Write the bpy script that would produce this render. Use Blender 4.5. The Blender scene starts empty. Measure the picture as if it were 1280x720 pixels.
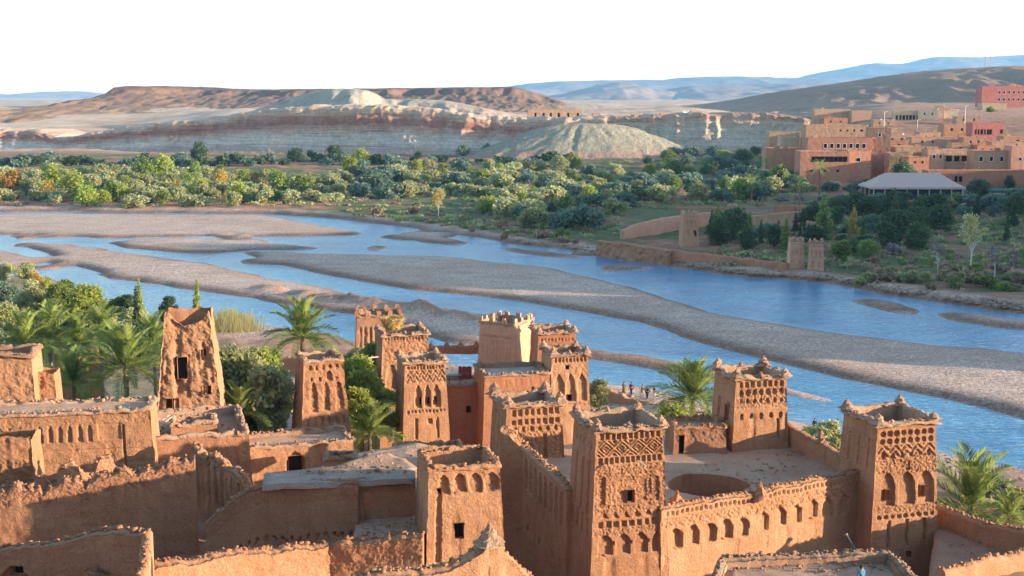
import bpy, math, random
import numpy as np
from mathutils import Vector, Matrix

rnd = random.Random(7)
rng = np.random.default_rng(11)
S = bpy.context.scene
COL = S.collection
R = math.radians

# ------------------------------------------------------------------ camera, sky, sun, exposure
FPX, CAMZ = 1600.0, 40.0
PITCH = math.atan((360 - 118) / FPX)
CP, SP = math.cos(PITCH), math.sin(PITCH)
cam = bpy.data.objects.new('camera', bpy.data.cameras.new('camera'))
COL.objects.link(cam)
cam.location = (0, 0, CAMZ)
cam.rotation_euler = (math.pi / 2 - PITCH, 0, 0)
cam.data.sensor_width = 36.0
cam.data.lens = 36.0 * FPX / 1280.0
cam.data.clip_start = 1.0
cam.data.clip_end = 60000.0
S.camera = cam

SUN_AZ, SUN_EL = R(11), R(8.5)        # azimuth: turned from +X towards the viewer
SUNV = Vector((math.cos(SUN_AZ) * math.cos(SUN_EL), -math.sin(SUN_AZ) * math.cos(SUN_EL), math.sin(SUN_EL)))
world = bpy.data.worlds.new('World')
S.world = world
world.use_nodes = True
wn = world.node_tree
sky = wn.nodes.new('ShaderNodeTexSky')
sky.sky_type = 'NISHITA'
sky.sun_disc = False
sky.sun_elevation = SUN_EL
sky.sun_rotation = math.atan2(SUNV.x, SUNV.y)
sky.altitude = 1200
sky.air_density = 1.0
sky.dust_density = 0.9
sky.ozone_density = 1.0
bg = wn.nodes['Background']
bg.inputs['Strength'].default_value = 0.15
wn.links.new(sky.outputs[0], bg.inputs['Color'])
sd = bpy.data.lights.new('sun', 'SUN')
sd.energy = 4.3
sd.angle = R(0.5)
sd.color = (1.0, 0.79, 0.57)
sun = bpy.data.objects.new('sun', sd)
COL.objects.link(sun)
sun.rotation_euler = SUNV.to_track_quat('Z', 'Y').to_euler()
sun.location = (200, -60, 120)
vs = S.view_settings
vs.view_transform = 'Standard'
vs.look = 'None'
vs.gamma = 1
vs.exposure = 1.9
vs.use_curve_mapping = False

# ------------------------------------------------------------------ maths helpers
def P(u, v, Y):
    a, b = (u - 640) / FPX, (360 - v) / FPX
    t = Y / (CP + b * SP)
    return Vector((a * t, Y, CAMZ + t * (-SP + b * CP)))

def W(u, v, z=0.0):
    a, b = (u - 640) / FPX, (360 - v) / FPX
    t = (z - CAMZ) / (-SP + b * CP)
    return Vector((a * t, t * (CP + b * SP), z))

def proj(x, y, z):
    zc = np.maximum(y * CP - (z - CAMZ) * SP, 0.5)
    yc = y * SP + (z - CAMZ) * CP
    return 640 + FPX * x / zc, 360 - FPX * yc / zc

def ss(a, b, x):
    t = np.clip((x - a) / (b - a), 0, 1)
    return t * t * (3 - 2 * t)

def _h(ix, iy, iz, seed):
    n = (ix * 73856093) ^ (iy * 19349663) ^ (iz * 83492791) ^ (seed * 265443576)
    n &= 0xffffffff
    n = ((n ^ (n >> 13)) * 1274126177) & 0xffffffff
    n ^= n >> 16
    n = (n * 2246822519) & 0xffffffff
    n ^= n >> 13
    return n / 4294967295.0

def vn(x, y, z=None, seed=0):
    """value noise in -1..1"""
    x = np.asarray(x, float); y = np.asarray(y, float)
    z = np.zeros_like(x) if z is None else np.asarray(z, float)
    x, y, z = np.broadcast_arrays(x, y, z)
    ix, iy, iz = np.floor(x).astype(np.int64), np.floor(y).astype(np.int64), np.floor(z).astype(np.int64)
    fx, fy, fz = x - ix, y - iy, z - iz
    fx, fy, fz = fx * fx * (3 - 2 * fx), fy * fy * (3 - 2 * fy), fz * fz * (3 - 2 * fz)
    r = 0
    for dx in (0, 1):
        for dy in (0, 1):
            for dz in (0, 1):
                w = (fx if dx else 1 - fx) * (fy if dy else 1 - fy) * (fz if dz else 1 - fz)
                r = r + w * _h(ix + dx, iy + dy, iz + dz, seed)
    return r * 2 - 1

def fbm(x, y, z=None, o=4, seed=0, gain=0.5):
    r, a = 0, 1.0
    for k in range(o):
        f = 2.03 ** k
        r = r + a * vn(np.asarray(x) * f, np.asarray(y) * f, None if z is None else np.asarray(z) * f, seed + k * 17)
        a *= gain
    return r

def inpoly(u, v, poly):
    c = np.zeros(u.shape, bool)
    n = len(poly)
    for i in range(n):
        x1, y1 = poly[i]; x2, y2 = poly[(i + 1) % n]
        if y1 == y2:
            continue
        c ^= ((y1 > v) != (y2 > v)) & (u < (x2 - x1) * (v - y1) / (y2 - y1) + x1)
    return c

# ------------------------------------------------------------------ object helpers
def tag(o, label=None, cat=None, group=None, kind=None):
    if label: o['label'] = label
    if cat: o['category'] = cat
    if group: o['group'] = group
    if kind: o['kind'] = kind
    return o

def empty(name, loc=(0, 0, 0), rz=0.0):
    o = bpy.data.objects.new(name, None)
    o.empty_display_size = 0.3
    o.location = loc
    o.rotation_euler = (0, 0, rz)
    COL.objects.link(o)
    return o

def mesh_np(name, V, Q, mats, parent=None, smooth=False, midx=None, T=None, data_only=False):
    """V (N,3); Q (M,4) quads; T (K,3) optional triangles"""
    me = bpy.data.meshes.new(name)
    V = np.asarray(V, np.float32).reshape(-1, 3)
    Q = np.asarray(Q, np.int32).reshape(-1, 4)
    T = np.zeros((0, 3), np.int32) if T is None else np.asarray(T, np.int32).reshape(-1, 3)
    me.vertices.add(len(V)); me.vertices.foreach_set('co', V.ravel())
    nl = Q.size + T.size
    me.loops.add(nl)
    me.loops.foreach_set('vertex_index', np.concatenate([Q.ravel(), T.ravel()]).astype(np.int32))
    me.polygons.add(len(Q) + len(T))
    st = np.concatenate([np.arange(len(Q)) * 4, Q.size + np.arange(len(T)) * 3]).astype(np.int32)
    me.polygons.foreach_set('loop_start', st)
    if smooth:
        me.polygons.foreach_set('use_smooth', np.ones(len(Q) + len(T), bool))
    if midx is not None:
        me.polygons.foreach_set('material_index', np.asarray(midx, np.int32))
    for m in (mats if isinstance(mats, (list, tuple)) else [mats]):
        me.materials.append(m)
    me.update(calc_edges=True)
    me.validate()
    if data_only:
        return me
    return link(name, me, parent)

def link(name, me, parent=None, loc=None):
    o = bpy.data.objects.new(name, me)
    COL.objects.link(o)
    if parent is not None: o.parent = parent
    if loc is not None: o.location = loc
    return o

class MB:
    """small polygon collector for boxes, tubes, lathes"""
    def __init__(s): s.V = []; s.F = []; s.M = []; s.m = 0
    def add(s, vs, fs):
        b = len(s.V); s.V += [tuple(v) for v in vs]
        for f in fs: s.F.append(tuple(i + b for i in f)); s.M.append(s.m)
    def box(s, c, d, rz=0.0, taper=1.0):
        x, y, z = c; a, b, h = d[0] / 2, d[1] / 2, d[2] / 2
        cs, sn = math.cos(rz), math.sin(rz); vs = []
        for k, t in ((-1, 1.0), (1, taper)):
            for i, j in ((-1, -1), (1, -1), (1, 1), (-1, 1)):
                px, py = i * a * t, j * b * t
                vs.append((x + px * cs - py * sn, y + px * sn + py * cs, z + k * h))
        s.add(vs, [(3, 2, 1, 0), (4, 5, 6, 7), (0, 1, 5, 4), (1, 2, 6, 5), (2, 3, 7, 6), (3, 0, 4, 7)])
    def tube(s, p, q, r1, r2=None, n=6):
        p, q = Vector(p), Vector(q); r2 = r1 if r2 is None else r2
        d = (q - p).normalized(); a = d.orthogonal().normalized(); b = d.cross(a); vs = []
        for c, r in ((p, r1), (q, r2)):
            for k in range(n):
                t = 2 * math.pi * k / n
                vs.append(c + a * math.cos(t) * r + b * math.sin(t) * r)
        s.add(vs, [(k, (k + 1) % n, n + (k + 1) % n, n + k) for k in range(n)] + [tuple(range(n - 1, -1, -1)), tuple(range(n, 2 * n))])
    def lathe(s, c, prof, n=12, jit=0.0, seed=1):
        q = random.Random(seed); vs = []
        for (r, z) in prof:
            for k in range(n):
                t = 2 * math.pi * k / n; rr = r * (1 + jit * (q.random() - .5) * 2)
                vs.append((c[0] + rr * math.cos(t), c[1] + rr * math.sin(t), c[2] + z + jit * .3 * (q.random() - .5) * r))
        fs = []
        for i in range(len(prof) - 1):
            for k in range(n):
                fs.append((i * n + k, i * n + (k + 1) % n, (i + 1) * n + (k + 1) % n, (i + 1) * n + k))
        fs.append(tuple(range(n - 1, -1, -1))); fs.append(tuple((len(prof) - 1) * n + k for k in range(n)))
        s.add(vs, fs)
    def data(s, name, mats):
        me = bpy.data.meshes.new(name)
        me.from_pydata(s.V, [], s.F)
        for m in (mats if isinstance(mats, (list, tuple)) else [mats]): me.materials.append(m)
        if any(s.M): me.polygons.foreach_set('material_index', s.M)
        me.update()
        return me
    def build(s, name, mats, parent=None, loc=None):
        return link(name, s.data(name, mats), parent, loc)

def copy_tree(o, parent=None, name=None):
    c = o.copy(); COL.objects.link(c)
    if parent is not None: c.parent = parent
    for ch in o.children: copy_tree(ch, c)
    return c

# ------------------------------------------------------------------ materials
def mat(name, rough=0.9):
    m = bpy.data.materials.new(name); m.use_nodes = True
    nt = m.node_tree; b = nt.nodes['Principled BSDF']
    b.inputs['Roughness'].default_value = rough
    b.inputs['Specular IOR Level'].default_value = 0.25
    return m, nt, b

def N(nt, t, **k):
    n = nt.nodes.new(t)
    for a, v in k.items(): setattr(n, a, v)
    return n

def noise(nt, scale, detail=4, rough=0.55, vec=None, dist=0.0):
    n = N(nt, 'ShaderNodeTexNoise')
    n.inputs['Scale'].default_value = scale; n.inputs['Detail'].default_value = detail
    n.inputs['Roughness'].default_value = rough; n.inputs['Distortion'].default_value = dist
    if vec is not None: nt.links.new(vec, n.inputs['Vector'])
    return n.outputs['Fac']

def ramp(nt, fac, stops, interp='LINEAR'):
    r = N(nt, 'ShaderNodeValToRGB'); r.color_ramp.interpolation = interp
    e = r.color_ramp.elements
    while len(e) < len(stops): e.new(0.5)
    for i, (p, c) in enumerate(stops):
        e[i].position = p; e[i].color = (*c, 1) if len(c) == 3 else c
    nt.links.new(fac, r.inputs['Fac'])
    return r.outputs['Color']

def mix(nt, fac, a, b, mode='MIX'):
    m = N(nt, 'ShaderNodeMix', data_type='RGBA', blend_type=mode)
    for s, v in ((m.inputs[0], fac), (m.inputs[6], a), (m.inputs[7], b)):
        if isinstance(v, (int, float)): s.default_value = v
        elif isinstance(v, tuple): s.default_value = (*v, 1)
        else: nt.links.new(v, s)
    return m.outputs[2]

def mth(nt, op, a, b=None, clamp=False):
    m = N(nt, 'ShaderNodeMath', operation=op, use_clamp=clamp)
    for s, v in ((m.inputs[0], a), (m.inputs[1], b)):
        if v is None: continue
        if isinstance(v, (int, float)): s.default_value = v
        else: nt.links.new(v, s)
    return m.outputs[0]

def bump(nt, b, hgt, strength=0.4, dist=0.05, chain=None):
    n = N(nt, 'ShaderNodeBump'); n.inputs['Strength'].default_value = strength; n.inputs['Distance'].default_value = dist
    nt.links.new(hgt, n.inputs['Height'])
    if chain is not None: nt.links.new(chain, n.inputs['Normal'])
    nt.links.new(n.outputs[0], b.inputs['Normal'])
    return n.outputs[0]

def pos(nt, sc=None):
    g = N(nt, 'ShaderNodeNewGeometry').outputs['Position']
    if sc is None: return g
    m = N(nt, 'ShaderNodeMapping'); m.inputs['Scale'].default_value = sc
    nt.links.new(g, m.inputs['Vector'])
    return m.outputs[0]

def adobe(name, c1, c2, c3=None, bs=0.5, grain=1.0):
    """mud render: patches, streaks and straw grain"""
    m, nt, b = mat(name, 0.95)
    p = pos(nt)
    big = noise(nt, 0.45, 5, 0.6, p)
    col = ramp(nt, big, [(0.32, c1), (0.68, c2)])
    streak = noise(nt, 1.0, 4, 0.6, pos(nt, (2.2, 2.2, 0.35)))
    col = mix(nt, mth(nt, 'MULTIPLY', ramp(nt, streak, [(0.52, (0, 0, 0)), (0.72, (1, 1, 1))]), 0.5), col, c3 or tuple(x * .6 for x in c1))
    fine = noise(nt, 7 * grain, 5, 0.7, p)
    col = mix(nt, 0.55, col, ramp(nt, fine, [(0.25, (.45, .42, .4)), (0.75, (1.3, 1.3, 1.3))]), 'MULTIPLY')
    vor = N(nt, 'ShaderNodeTexVoronoi'); vor.inputs['Scale'].default_value = 5.5 * grain; nt.links.new(p, vor.inputs['Vector'])
    pit = ramp(nt, mth(nt, 'ADD', vor.outputs['Distance'], mth(nt, 'MULTIPLY', noise(nt, 1.3, 3, 0.6, p), .5)), [(0.30, (.45, .42, .4)), (0.42, (1, 1, 1))])
    col = mix(nt, .6, col, pit, 'MULTIPLY')
    straw = noise(nt, 16 * grain, 3, 0.7, pos(nt, (1, 1, .5)))
    col = mix(nt, mth(nt, 'MULTIPLY', ramp(nt, straw, [(0.60, (0, 0, 0)), (0.70, (1, 1, 1))]), .4), col, tuple(min(1, x * 1.75) for x in c2))
    oi = N(nt, 'ShaderNodeObjectInfo')
    col = mix(nt, 1.0, col, ramp(nt, oi.outputs['Random'], [(0.0, (.86, .82, .80)), (.5, (1.0, 1.0, 1.0)), (1.0, (1.12, 1.16, 1.18))]), 'MULTIPLY')
    lz = N(nt, 'ShaderNodeSeparateXYZ'); nt.links.new(p, lz.inputs[0])
    lf = mth(nt, 'FRACT', mth(nt, 'ADD', mth(nt, 'MULTIPLY', lz.outputs['Z'], 1.18), mth(nt, 'MULTIPLY', noise(nt, .8, 3, .6, p), .35)))
    ln = mth(nt, 'MULTIPLY', ramp(nt, lf, [(0.0, (1, 1, 1)), (0.07, (0, 0, 0))]), ramp(nt, noise(nt, .5, 3, .6, p), [(.45, (0, 0, 0)), (.6, (.5, .5, .5))]))
    col = mix(nt, ln, col, mix(nt, 1.0, col, (.5, .46, .44), 'MULTIPLY'))
    nt.links.new(col, b.inputs['Base Color'])
    h = mth(nt, 'ADD', mth(nt, 'MULTIPLY', fine, 1.3), mth(nt, 'MULTIPLY', noise(nt, 22 * grain, 3, 0.6, p), 0.6))
    bump(nt, b, h, min(1, bs * 1.5), 0.12)
    return m

M = {}
M['adobe'] = adobe('adobe', (.37, .182, .093), (.46, .245, .132), (.27, .128, .066))
M['adobe_red'] = adobe('adobe_red', (.38, .165, .085), (.45, .205, .11), (.30, .12, .06), 0.4)
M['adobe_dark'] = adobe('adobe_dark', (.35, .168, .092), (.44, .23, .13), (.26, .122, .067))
M['adobe_pale'] = adobe('adobe_pale', (.46, .25, .155), (.54, .33, .215), (.38, .20, .12), 0.4)
M['adobe_pink'] = adobe('adobe_pink', (.50, .25, .16), (.58, .33, .23), (.40, .2, .13), 0.3)
M['rim'] = adobe('rim_mud', (.37, .21, .125), (.50, .33, .22), (.27, .145, .085), 0.9, 1.4)
M['roof'] = adobe('roof_mud', (.40, .235, .15), (.50, .325, .22), (.33, .18, .11), 0.6)
M['roof_pale'] = adobe('roof_plaster', (.40, .31, .25), (.50, .41, .345), (.38, .26, .19), 0.6)
M['village_red'] = adobe('village_red', (.37, .165, .10), (.44, .21, .13), (.31, .13, .075), 0.2)
M['village_tan'] = adobe('village_tan', (.38, .21, .13), (.47, .29, .185), (.32, .17, .105), 0.2)
M['village_cream'] = adobe('village_cream', (.52, .37, .25), (.60, .45, .31), (.46, .31, .20), 0.2)
M['village_crimson'] = adobe('village_crimson', (.36, .115, .09), (.42, .15, .115), (.32, .10, .075), 0.2)

def plain(name, c, rough=0.8, var=0.25, scale=3.0):
    m, nt, b = mat(name, rough)
    f = noise(nt, scale, 4, 0.6, pos(nt))
    nt.links.new(mix(nt, var, c, ramp(nt, f, [(0.3, tuple(x * .45 for x in c)), (0.7, tuple(min(1, x * 1.5) for x in c))])), b.inputs['Base Color'])
    return m
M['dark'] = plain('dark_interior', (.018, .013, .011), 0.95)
M['glass'] = plain('dark_glass', (.03, .035, .04), 0.15)
M['white'] = plain('white_paint', (.78, .76, .72), 0.6, .1)
M['wood'] = plain('weathered_wood', (.30, .22, .15), 0.85, .5, 8)
M['palewood'] = plain('pale_wood', (.55, .45, .34), 0.85, .4, 8)
M['metal'] = plain('dark_metal', (.10, .09, .085), 0.5)
M['straw'] = plain('dry_sticks', (.46, .31, .12), 0.9, .5, 6)
M['red_cloth'] = plain('red_cloth', (.24, .055, .04), 0.9)
M['terracotta'] = plain('terracotta', (.42, .17, .085), 0.8, .4)
M['canvas'] = plain('pink_canvas', (.50, .36, .31), 0.8, .15)
M['canopy'] = plain('green_canopy', (.03, .085, .065), 0.8, .3)
M['skin'] = plain('skin', (.38, .22, .15), 0.6, .1)
M['hair'] = plain('dark_hair', (.02, .015, .012), 0.7)
M['black_cloth'] = plain('black_cloth', (.022, .022, .028), 0.9)
M['maroon_cloth'] = plain('maroon_cloth', (.18, .03, .03), 0.9)
M['olive_cloth'] = plain('olive_cloth', (.14, .11, .06), 0.9)
M['blue_cloth'] = plain('blue_cloth', (.05, .19, .31), 0.9)
M['grey_cloth'] = plain('grey_cloth', (.28, .27, .27), 0.9)
M['navy_cloth'] = plain('navy_cloth', (.03, .04, .09), 0.9)
M['rubber'] = plain('black_rubber', (.02, .02, .02), 0.9)
M['pool'] = plain('pool_water', (.03, .14, .30), 0.08, .1)
M['bark'] = plain('brown_bark', (.13, .095, .065), 0.95, .6, 5)
M['whitebark'] = plain('white_bark', (.55, .52, .47), 0.9, .4, 5)
M['palmbark'] = plain('palm_bark', (.20, .13, .075), 0.95, .6, 8)
M['stone'] = plain('river_stone', (.30, .21, .155), 0.9, .6, 1.5)

def leafmat(name, c1, c2, trans=0.35, hue=0.03):
    m, nt, b = mat(name, 0.75)
    oi = N(nt, 'ShaderNodeObjectInfo')
    f = noise(nt, 0.7, 3, 0.6, pos(nt))
    col = ramp(nt, mth(nt, 'ADD', mth(nt, 'MULTIPLY', f, 0.6), mth(nt, 'MULTIPLY', oi.outputs['Random'], 0.4)), [(0.3, c1), (0.7, c2)])
    hs = N(nt, 'ShaderNodeHueSaturation')
    nt.links.new(col, hs.inputs['Color'])
    nt.links.new(mth(nt, 'ADD', mth(nt, 'MULTIPLY', oi.outputs['Random'], hue), 0.5 - hue / 2), hs.inputs['Hue'])
    nt.links.new(hs.outputs[0], b.inputs['Base Color'])
    tr = N(nt, 'ShaderNodeBsdfTranslucent')
    nt.links.new(hs.outputs[0], tr.inputs['Color'])
    mx = N(nt, 'ShaderNodeMixShader'); mx.inputs[0].default_value = trans
    nt.links.new(b.outputs[0], mx.inputs[1]); nt.links.new(tr.outputs[0], mx.inputs[2])
    nt.links.new(mx.outputs[0], nt.nodes['Material Output'].inputs['Surface'])
    return m
M['olive'] = leafmat('olive_leaf', (.28, .30, .125), (.47, .47, .235), .5)
M['green'] = leafmat('green_leaf', (.14, .20, .045), (.27, .33, .085), .45)
M['lime'] = leafmat('lime_leaf', (.24, .29, .05), (.40, .44, .09), 0.5)
M['darkgreen'] = leafmat('dark_leaf', (.05, .085, .035), (.10, .15, .06), .35)
M['bluegreen'] = leafmat('bluish_leaf', (.11, .175, .125), (.20, .27, .19), .4)
M['gold'] = leafmat('golden_leaf', (.36, .24, .05), (.52, .34, .08), 0.5)
M['dry'] = leafmat('dry_twig', (.26, .18, .115), (.38, .27, .18), 0.3)
M['mauve'] = leafmat('bare_twig', (.23, .19, .18), (.33, .28, .26), 0.3)
M['palm'] = leafmat('palm_leaf', (.13, .20, .05), (.34, .38, .10), 0.4)
M['deadpalm'] = leafmat('dead_frond', (.33, .21, .05), (.44, .29, .08), 0.3)
M['reed'] = leafmat('reed_leaf', (.40, .36, .15), (.56, .48, .24), 0.5)
M['grass'] = leafmat('grass_leaf', (.10, .155, .04), (.19, .25, .07), 0.4)

# ------------------------------------------------------------------ terrain
FAR = [(-400, 263), (0, 264.5), (190, 266), (330, 267), (430, 274), (470, 280), (531, 286.5), (556, 290), (612, 299), (643, 306), (700, 312.5),
       (740, 319), (800, 327), (860, 335), (900, 342), (980, 350), (1060, 360), (1150, 375), (1210, 384), (1280, 393), (1700, 425)]
NEAR = [(-400, 352), (-60, 350), (60, 347), (120, 372), (180, 392), (260, 398), (300, 407), (340, 411), (400, 418), (450, 428), (560, 456), (650, 472),
        (735, 480), (790, 484), (830, 492), (900, 512), (1000, 531), (1060, 545), (1172, 566), (1225, 579), (1280, 589), (1700, 680)]
BARS = [
    [(-400, 268), (90, 268.6), (190, 269), (330, 270), (362, 275), (402, 283), (452, 291.5), (440, 293.6), (300, 295.3), (235, 297), (120, 297), (60, 293.5), (-400, 291)],
    [(493, 291), (537, 293), (587, 304), (569, 306.5), (519, 301)],
    [(625, 310), (700, 318), (747, 325), (700, 323), (640, 315)],
    [(306, 317.5), (350, 317), (440, 319), (500, 321), (560, 323), (640, 329), (690, 337), (740, 348), (790, 361), (840, 375), (880, 388), (940, 400), (1010, 412),
     (1080, 420), (1150, 428), (1220, 435), (1280, 438), (1700, 470), (1700, 600), (1280, 524), (1230, 511), (1180, 499), (1120, 486), (1060, 474), (1000, 459), (950, 446),
     (900, 434), (850, 419), (800, 402), (740, 391), (680, 383), (600, 371), (520, 361), (450, 351), (400, 341), (350, 330)],
    [(40, 305), (125, 310), (190, 320), (260, 330), (300, 340), (350, 350), (400, 361), (470, 372), (540, 384), (600, 393), (640, 398), (700, 416), (735, 436), (800, 442),
     (850, 455), (900, 470), (985, 486), (1065, 506), (1060, 510), (985, 493), (850, 471), (800, 459), (735, 448), (690, 440), (640, 436), (560, 428), (480, 404), (440, 393),
     (400, 386), (330, 375), (250, 365), (200, 357), (140, 351), (132, 344), (78, 327)],
    [(-400, 312), (0, 313), (30, 319), (52, 327), (30, 329), (-400, 327)],
    [(1060, 376), (1110, 377), (1150, 388), (1140, 396), (1110, 392)],
    [(1165, 391), (1230, 394), (1280, 402), (1500, 420), (1500, 430), (1280, 414), (1200, 404)],
    [(1040, 477), (1062, 481), (1112, 491), (1090, 492)],
    [(120, 300), (230, 300), (330, 304), (410, 311), (330, 314), (250, 317), (200, 313), (150, 308)],
    [(470, 296), (505, 293), (520, 297), (490, 299)], [(560, 327), (620, 331), (700, 343), (640, 337)], [(10, 303), (60, 305), (100, 312), (130, 324), (90, 322), (40, 311)],
]

def base_z(x, y):
    """terrain height away from the river bed"""
    r = x / np.maximum(y, 1.0)
    far = 1.2 + 0.004 * np.clip(y - 440, 0, 400)
    far = far + 27 * ss(400, 960, y) * ss(0.15, 0.30, r) * ss(100, 190, x)
    plat = ss(925, 965, y)
    lw = 1 - ss(-.30, -.20, r)
    ph = 23.5 - 9.5 * lw * (1 - ss(1000, 1500, y))
    far = far + (ph - far) * plat * (1 - ss(0.12, 0.24, r))
    far = far + ss(1200, 8000, y) * -14 * (1 - ss(0.12, 0.24, r))
    left = 1.2 + 9.8 * ss(150, 96, y)
    right = 1.2 + 4.3 * ss(132, 84, y)
    near = left + (right - left) * ss(-22, -4, x)
    near = near + 31 * ss(62, 4, y) ** 1.3
    w = ss(235, 300, y)
    return near * (1 - w) + far * w

def spaced(segs):
    a = [segs[0][0]]
    for (end, st, gr) in segs[1:]:
        while a[-1] < end:
            a.append(a[-1] + st); st *= gr
    return np.array(a)
ys = spaced([(-60,), (108, 3.0, 1), (455, 1.05, 1), (900, 4.0, 1), (17500, 6, 1.09)])
xp = spaced([(0.0,), (205, 1.05, 1), (420, 4, 1), (14000, 6, 1.11)])
xs = np.concatenate([-xp[:0:-1], xp])
GX, GY = np.meshgrid(xs, ys)
u0, v0 = proj(GX, GY, np.zeros_like(GX))
n1 = fbm(GX / 22, GY / 22, o=4, seed=3); n2 = fbm(GX / 5, GY / 7, o=3, seed=5)
n3 = fbm(GX / 2.2, GY / 4, o=2, seed=6)
vv = v0 + (n1 * 2.2 + n2 * 0.9 + n3 * .5) * np.clip((v0 - 250) / 60, 0.4, 1.7)
uu = u0 + n1 * 7 + n2 * 4
infr = (GY > 70) & (GY < 470)
farl = (vv < np.interp(uu, *zip(*FAR))) | (GY > 470)
nearl = (vv > np.interp(uu, *zip(*NEAR))) | (GY < 70)
bar = np.zeros_like(farl)
for poly in BARS: bar |= inpoly(uu, vv, poly)
shoal = (fbm(GX / 9, GY / 14, o=4, seed=15) > .62) & (v0 < 345) & (v0 > 285)
bar |= shoal
bar &= infr & ~farl & ~nearl

def blur(a, r, k=2):
    a = a.astype(float)
    for _ in range(k):
        for ax in (0, 1):
            pad = [(0, 0), (0, 0)]; pad[ax] = (r + 1, r)
            c = np.cumsum(np.pad(a, pad, mode='edge'), axis=ax)
            n = a.shape[ax]
            a = (np.take(c, range(2 * r + 1, 2 * r + 1 + n), axis=ax) - np.take(c, range(0, n), axis=ax)) / (2 * r + 1)
    return a
land = blur(farl | nearl | bar, 1, 2)
mf, mn = blur(farl, 4), blur(nearl, 4)
wet = blur(farl | nearl | bar, 3, 2)
bz = base_z(GX, GY)
bank = np.maximum(ss(0.5, 1.0, mf), ss(0.55, 1.0, mn))
GZ = -0.43 + land * 0.92 + ss(0.6, 1, wet) * 0.25 * (1 - bank)
GZ = GZ + bank * (bz - 0.4)
rough = fbm(GX / 6, GY / 6, o=4, seed=9)
GZ = GZ + rough * 0.07 * land + bank * (0.30 * rough * ss(0, 1, np.maximum(mf, mn)) + 1.2 * fbm(GX / 60, GY / 60, o=3, seed=21) * mf * ss(430, 520, GY))
GZ = GZ + np.where(GY > 960, ss(960, 1250, GY) * 3.5 * fbm(GX / 240, GY / 240, o=5, seed=31), 0)
# broken crest of earth along the lower bar
uc, vc = proj(GX, GY, np.zeros_like(GX))
crest = np.exp(-((vc - np.interp(uc, [300, 340, 370, 420, 470, 540, 600, 640], [362, 365, 371, 378, 385, 396, 404, 412])) / 3.0) ** 2) * ss(305, 330, uc) * (1 - ss(600, 650, uc)) * infr
GZ = GZ + crest * (0.5 + 1.1 * n2 + .8 * n3) * bar
ny, nx = GX.shape
idx = np.arange(ny * nx).reshape(ny, nx)
Q = np.stack([idx[:-1, :-1], idx[:-1, 1:], idx[1:, 1:], idx[1:, :-1]], -1).reshape(-1, 4)

gm, nt, b = mat('ground', 0.95)
p = pos(nt)
def attr(nm): return N(nt, 'ShaderNodeAttribute', attribute_name=nm).outputs['Fac']
grav = ramp(nt, noise(nt, 1.5, 7, 0.85, p), [(0.30, (.17, .125, .10)), (0.48, (.44, .335, .27)), (0.66, (.78, .65, .55))])
grav = mix(nt, 0.5, grav, ramp(nt, noise(nt, 0.12, 5, 0.65, pos(nt, (1, 2.2, 1))), [(0.35, (.62, .55, .5)), (0.65, (1.15, 1.05, .98))]), 'MULTIPLY')
earth = ramp(nt, noise(nt, 0.25, 6, 0.7, p), [(0.3, (.20, .085, .05)), (0.55, (.33, .165, .095)), (0.75, (.46, .29, .19))])
grs = ramp(nt, noise(nt, 0.35, 6, 0.7, p), [(0.3, (.045, .075, .02)), (0.6, (.11, .135, .045)), (0.8, (.20, .17, .08))])
grav = mix(nt, 0.6, grav, ramp(nt, noise(nt, 4.5, 3, 0.7, p), [(0.36, (.25, .22, .21)), (0.5, (1, 1, 1)), (0.64, (1.9, 1.85, 1.8))]), 'MULTIPLY')
des = ramp(nt, noise(nt, 0.02, 7, 0.68, p), [(0.3, (.32, .185, .11)), (0.5, (.50, .355, .24)), (0.72, (.64, .51, .37))])
col = mix(nt, attr('gravel'), earth, grav)
col = mix(nt, attr('grass'), col, grs)
col = mix(nt, attr('desert'), col, des)
col = mix(nt, attr('wet'), col, mix(nt, 1.0, col, (.46, .38, .33), 'MULTIPLY'))
nt.links.new(col, b.inputs['Base Color'])
bump(nt, b, mth(nt, 'ADD', noise(nt, 1.6, 5, 0.75, p), noise(nt, 0.3, 4, 0.6, p)), 0.7, 0.35)
ground = mesh_np('ground', np.stack([GX, GY, GZ], -1), Q, gm, smooth=True)
def setattr_(me, nm, a):
    t = me.attributes.new(nm, 'FLOAT', 'POINT'); t.data.foreach_set('value', np.asarray(a, np.float32).ravel())
mfb = blur(farl, 7)
setattr_(ground.data, 'gravel', np.where(farl, .85 * (1 - ss(.70, .98, mfb)), np.where(nearl, np.clip(.55 + .5 * n1, 0, 1) * ss(118, 135, GY), (1.0 - 0.2 * ss(.3, -.4, n1)) * (1 - .8 * np.clip(crest, 0, 1)))))
field = np.exp(-(((u0 - 745) / 75) ** 2 + ((v0 - 213) / 5.5) ** 2)) + np.exp(-(((u0 - 880) / 60) ** 2 + ((v0 - 262) / 7) ** 2)) + np.exp(-(((u0 - 1130) / 110) ** 2 + ((v0 - 330) / 8) ** 2))
gr = ss(0.80, 1.0, mf) * np.where(u0 > 700, ss(.75, 1.0, mfb), 1) * ss(-0.55, 0.35, n1 + 0.25) * (1 - ss(790, 860, GY)) * np.where(u0 < 300, ss(252, 246, v0), 1.0)
road = np.exp(-((v0 - np.interp(u0, [300, 480, 600, 700], [212, 204, 203, 199])) / 1.6) ** 2) * (u0 > 300) * (u0 < 720)
gr = np.clip(np.maximum(gr * 0.9, field) * (1 - road), 0, 1) * (GY > 250) * (1 - .8 * ss(470, 560, GY) * ss(0.17, 0.24, GX / np.maximum(GY, 1)))
setattr_(ground.data, 'grass', np.where(nearl & (GY > 100) & (u0 < 215), 0.55 * ss(0.7, 1, mn), gr))
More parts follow.
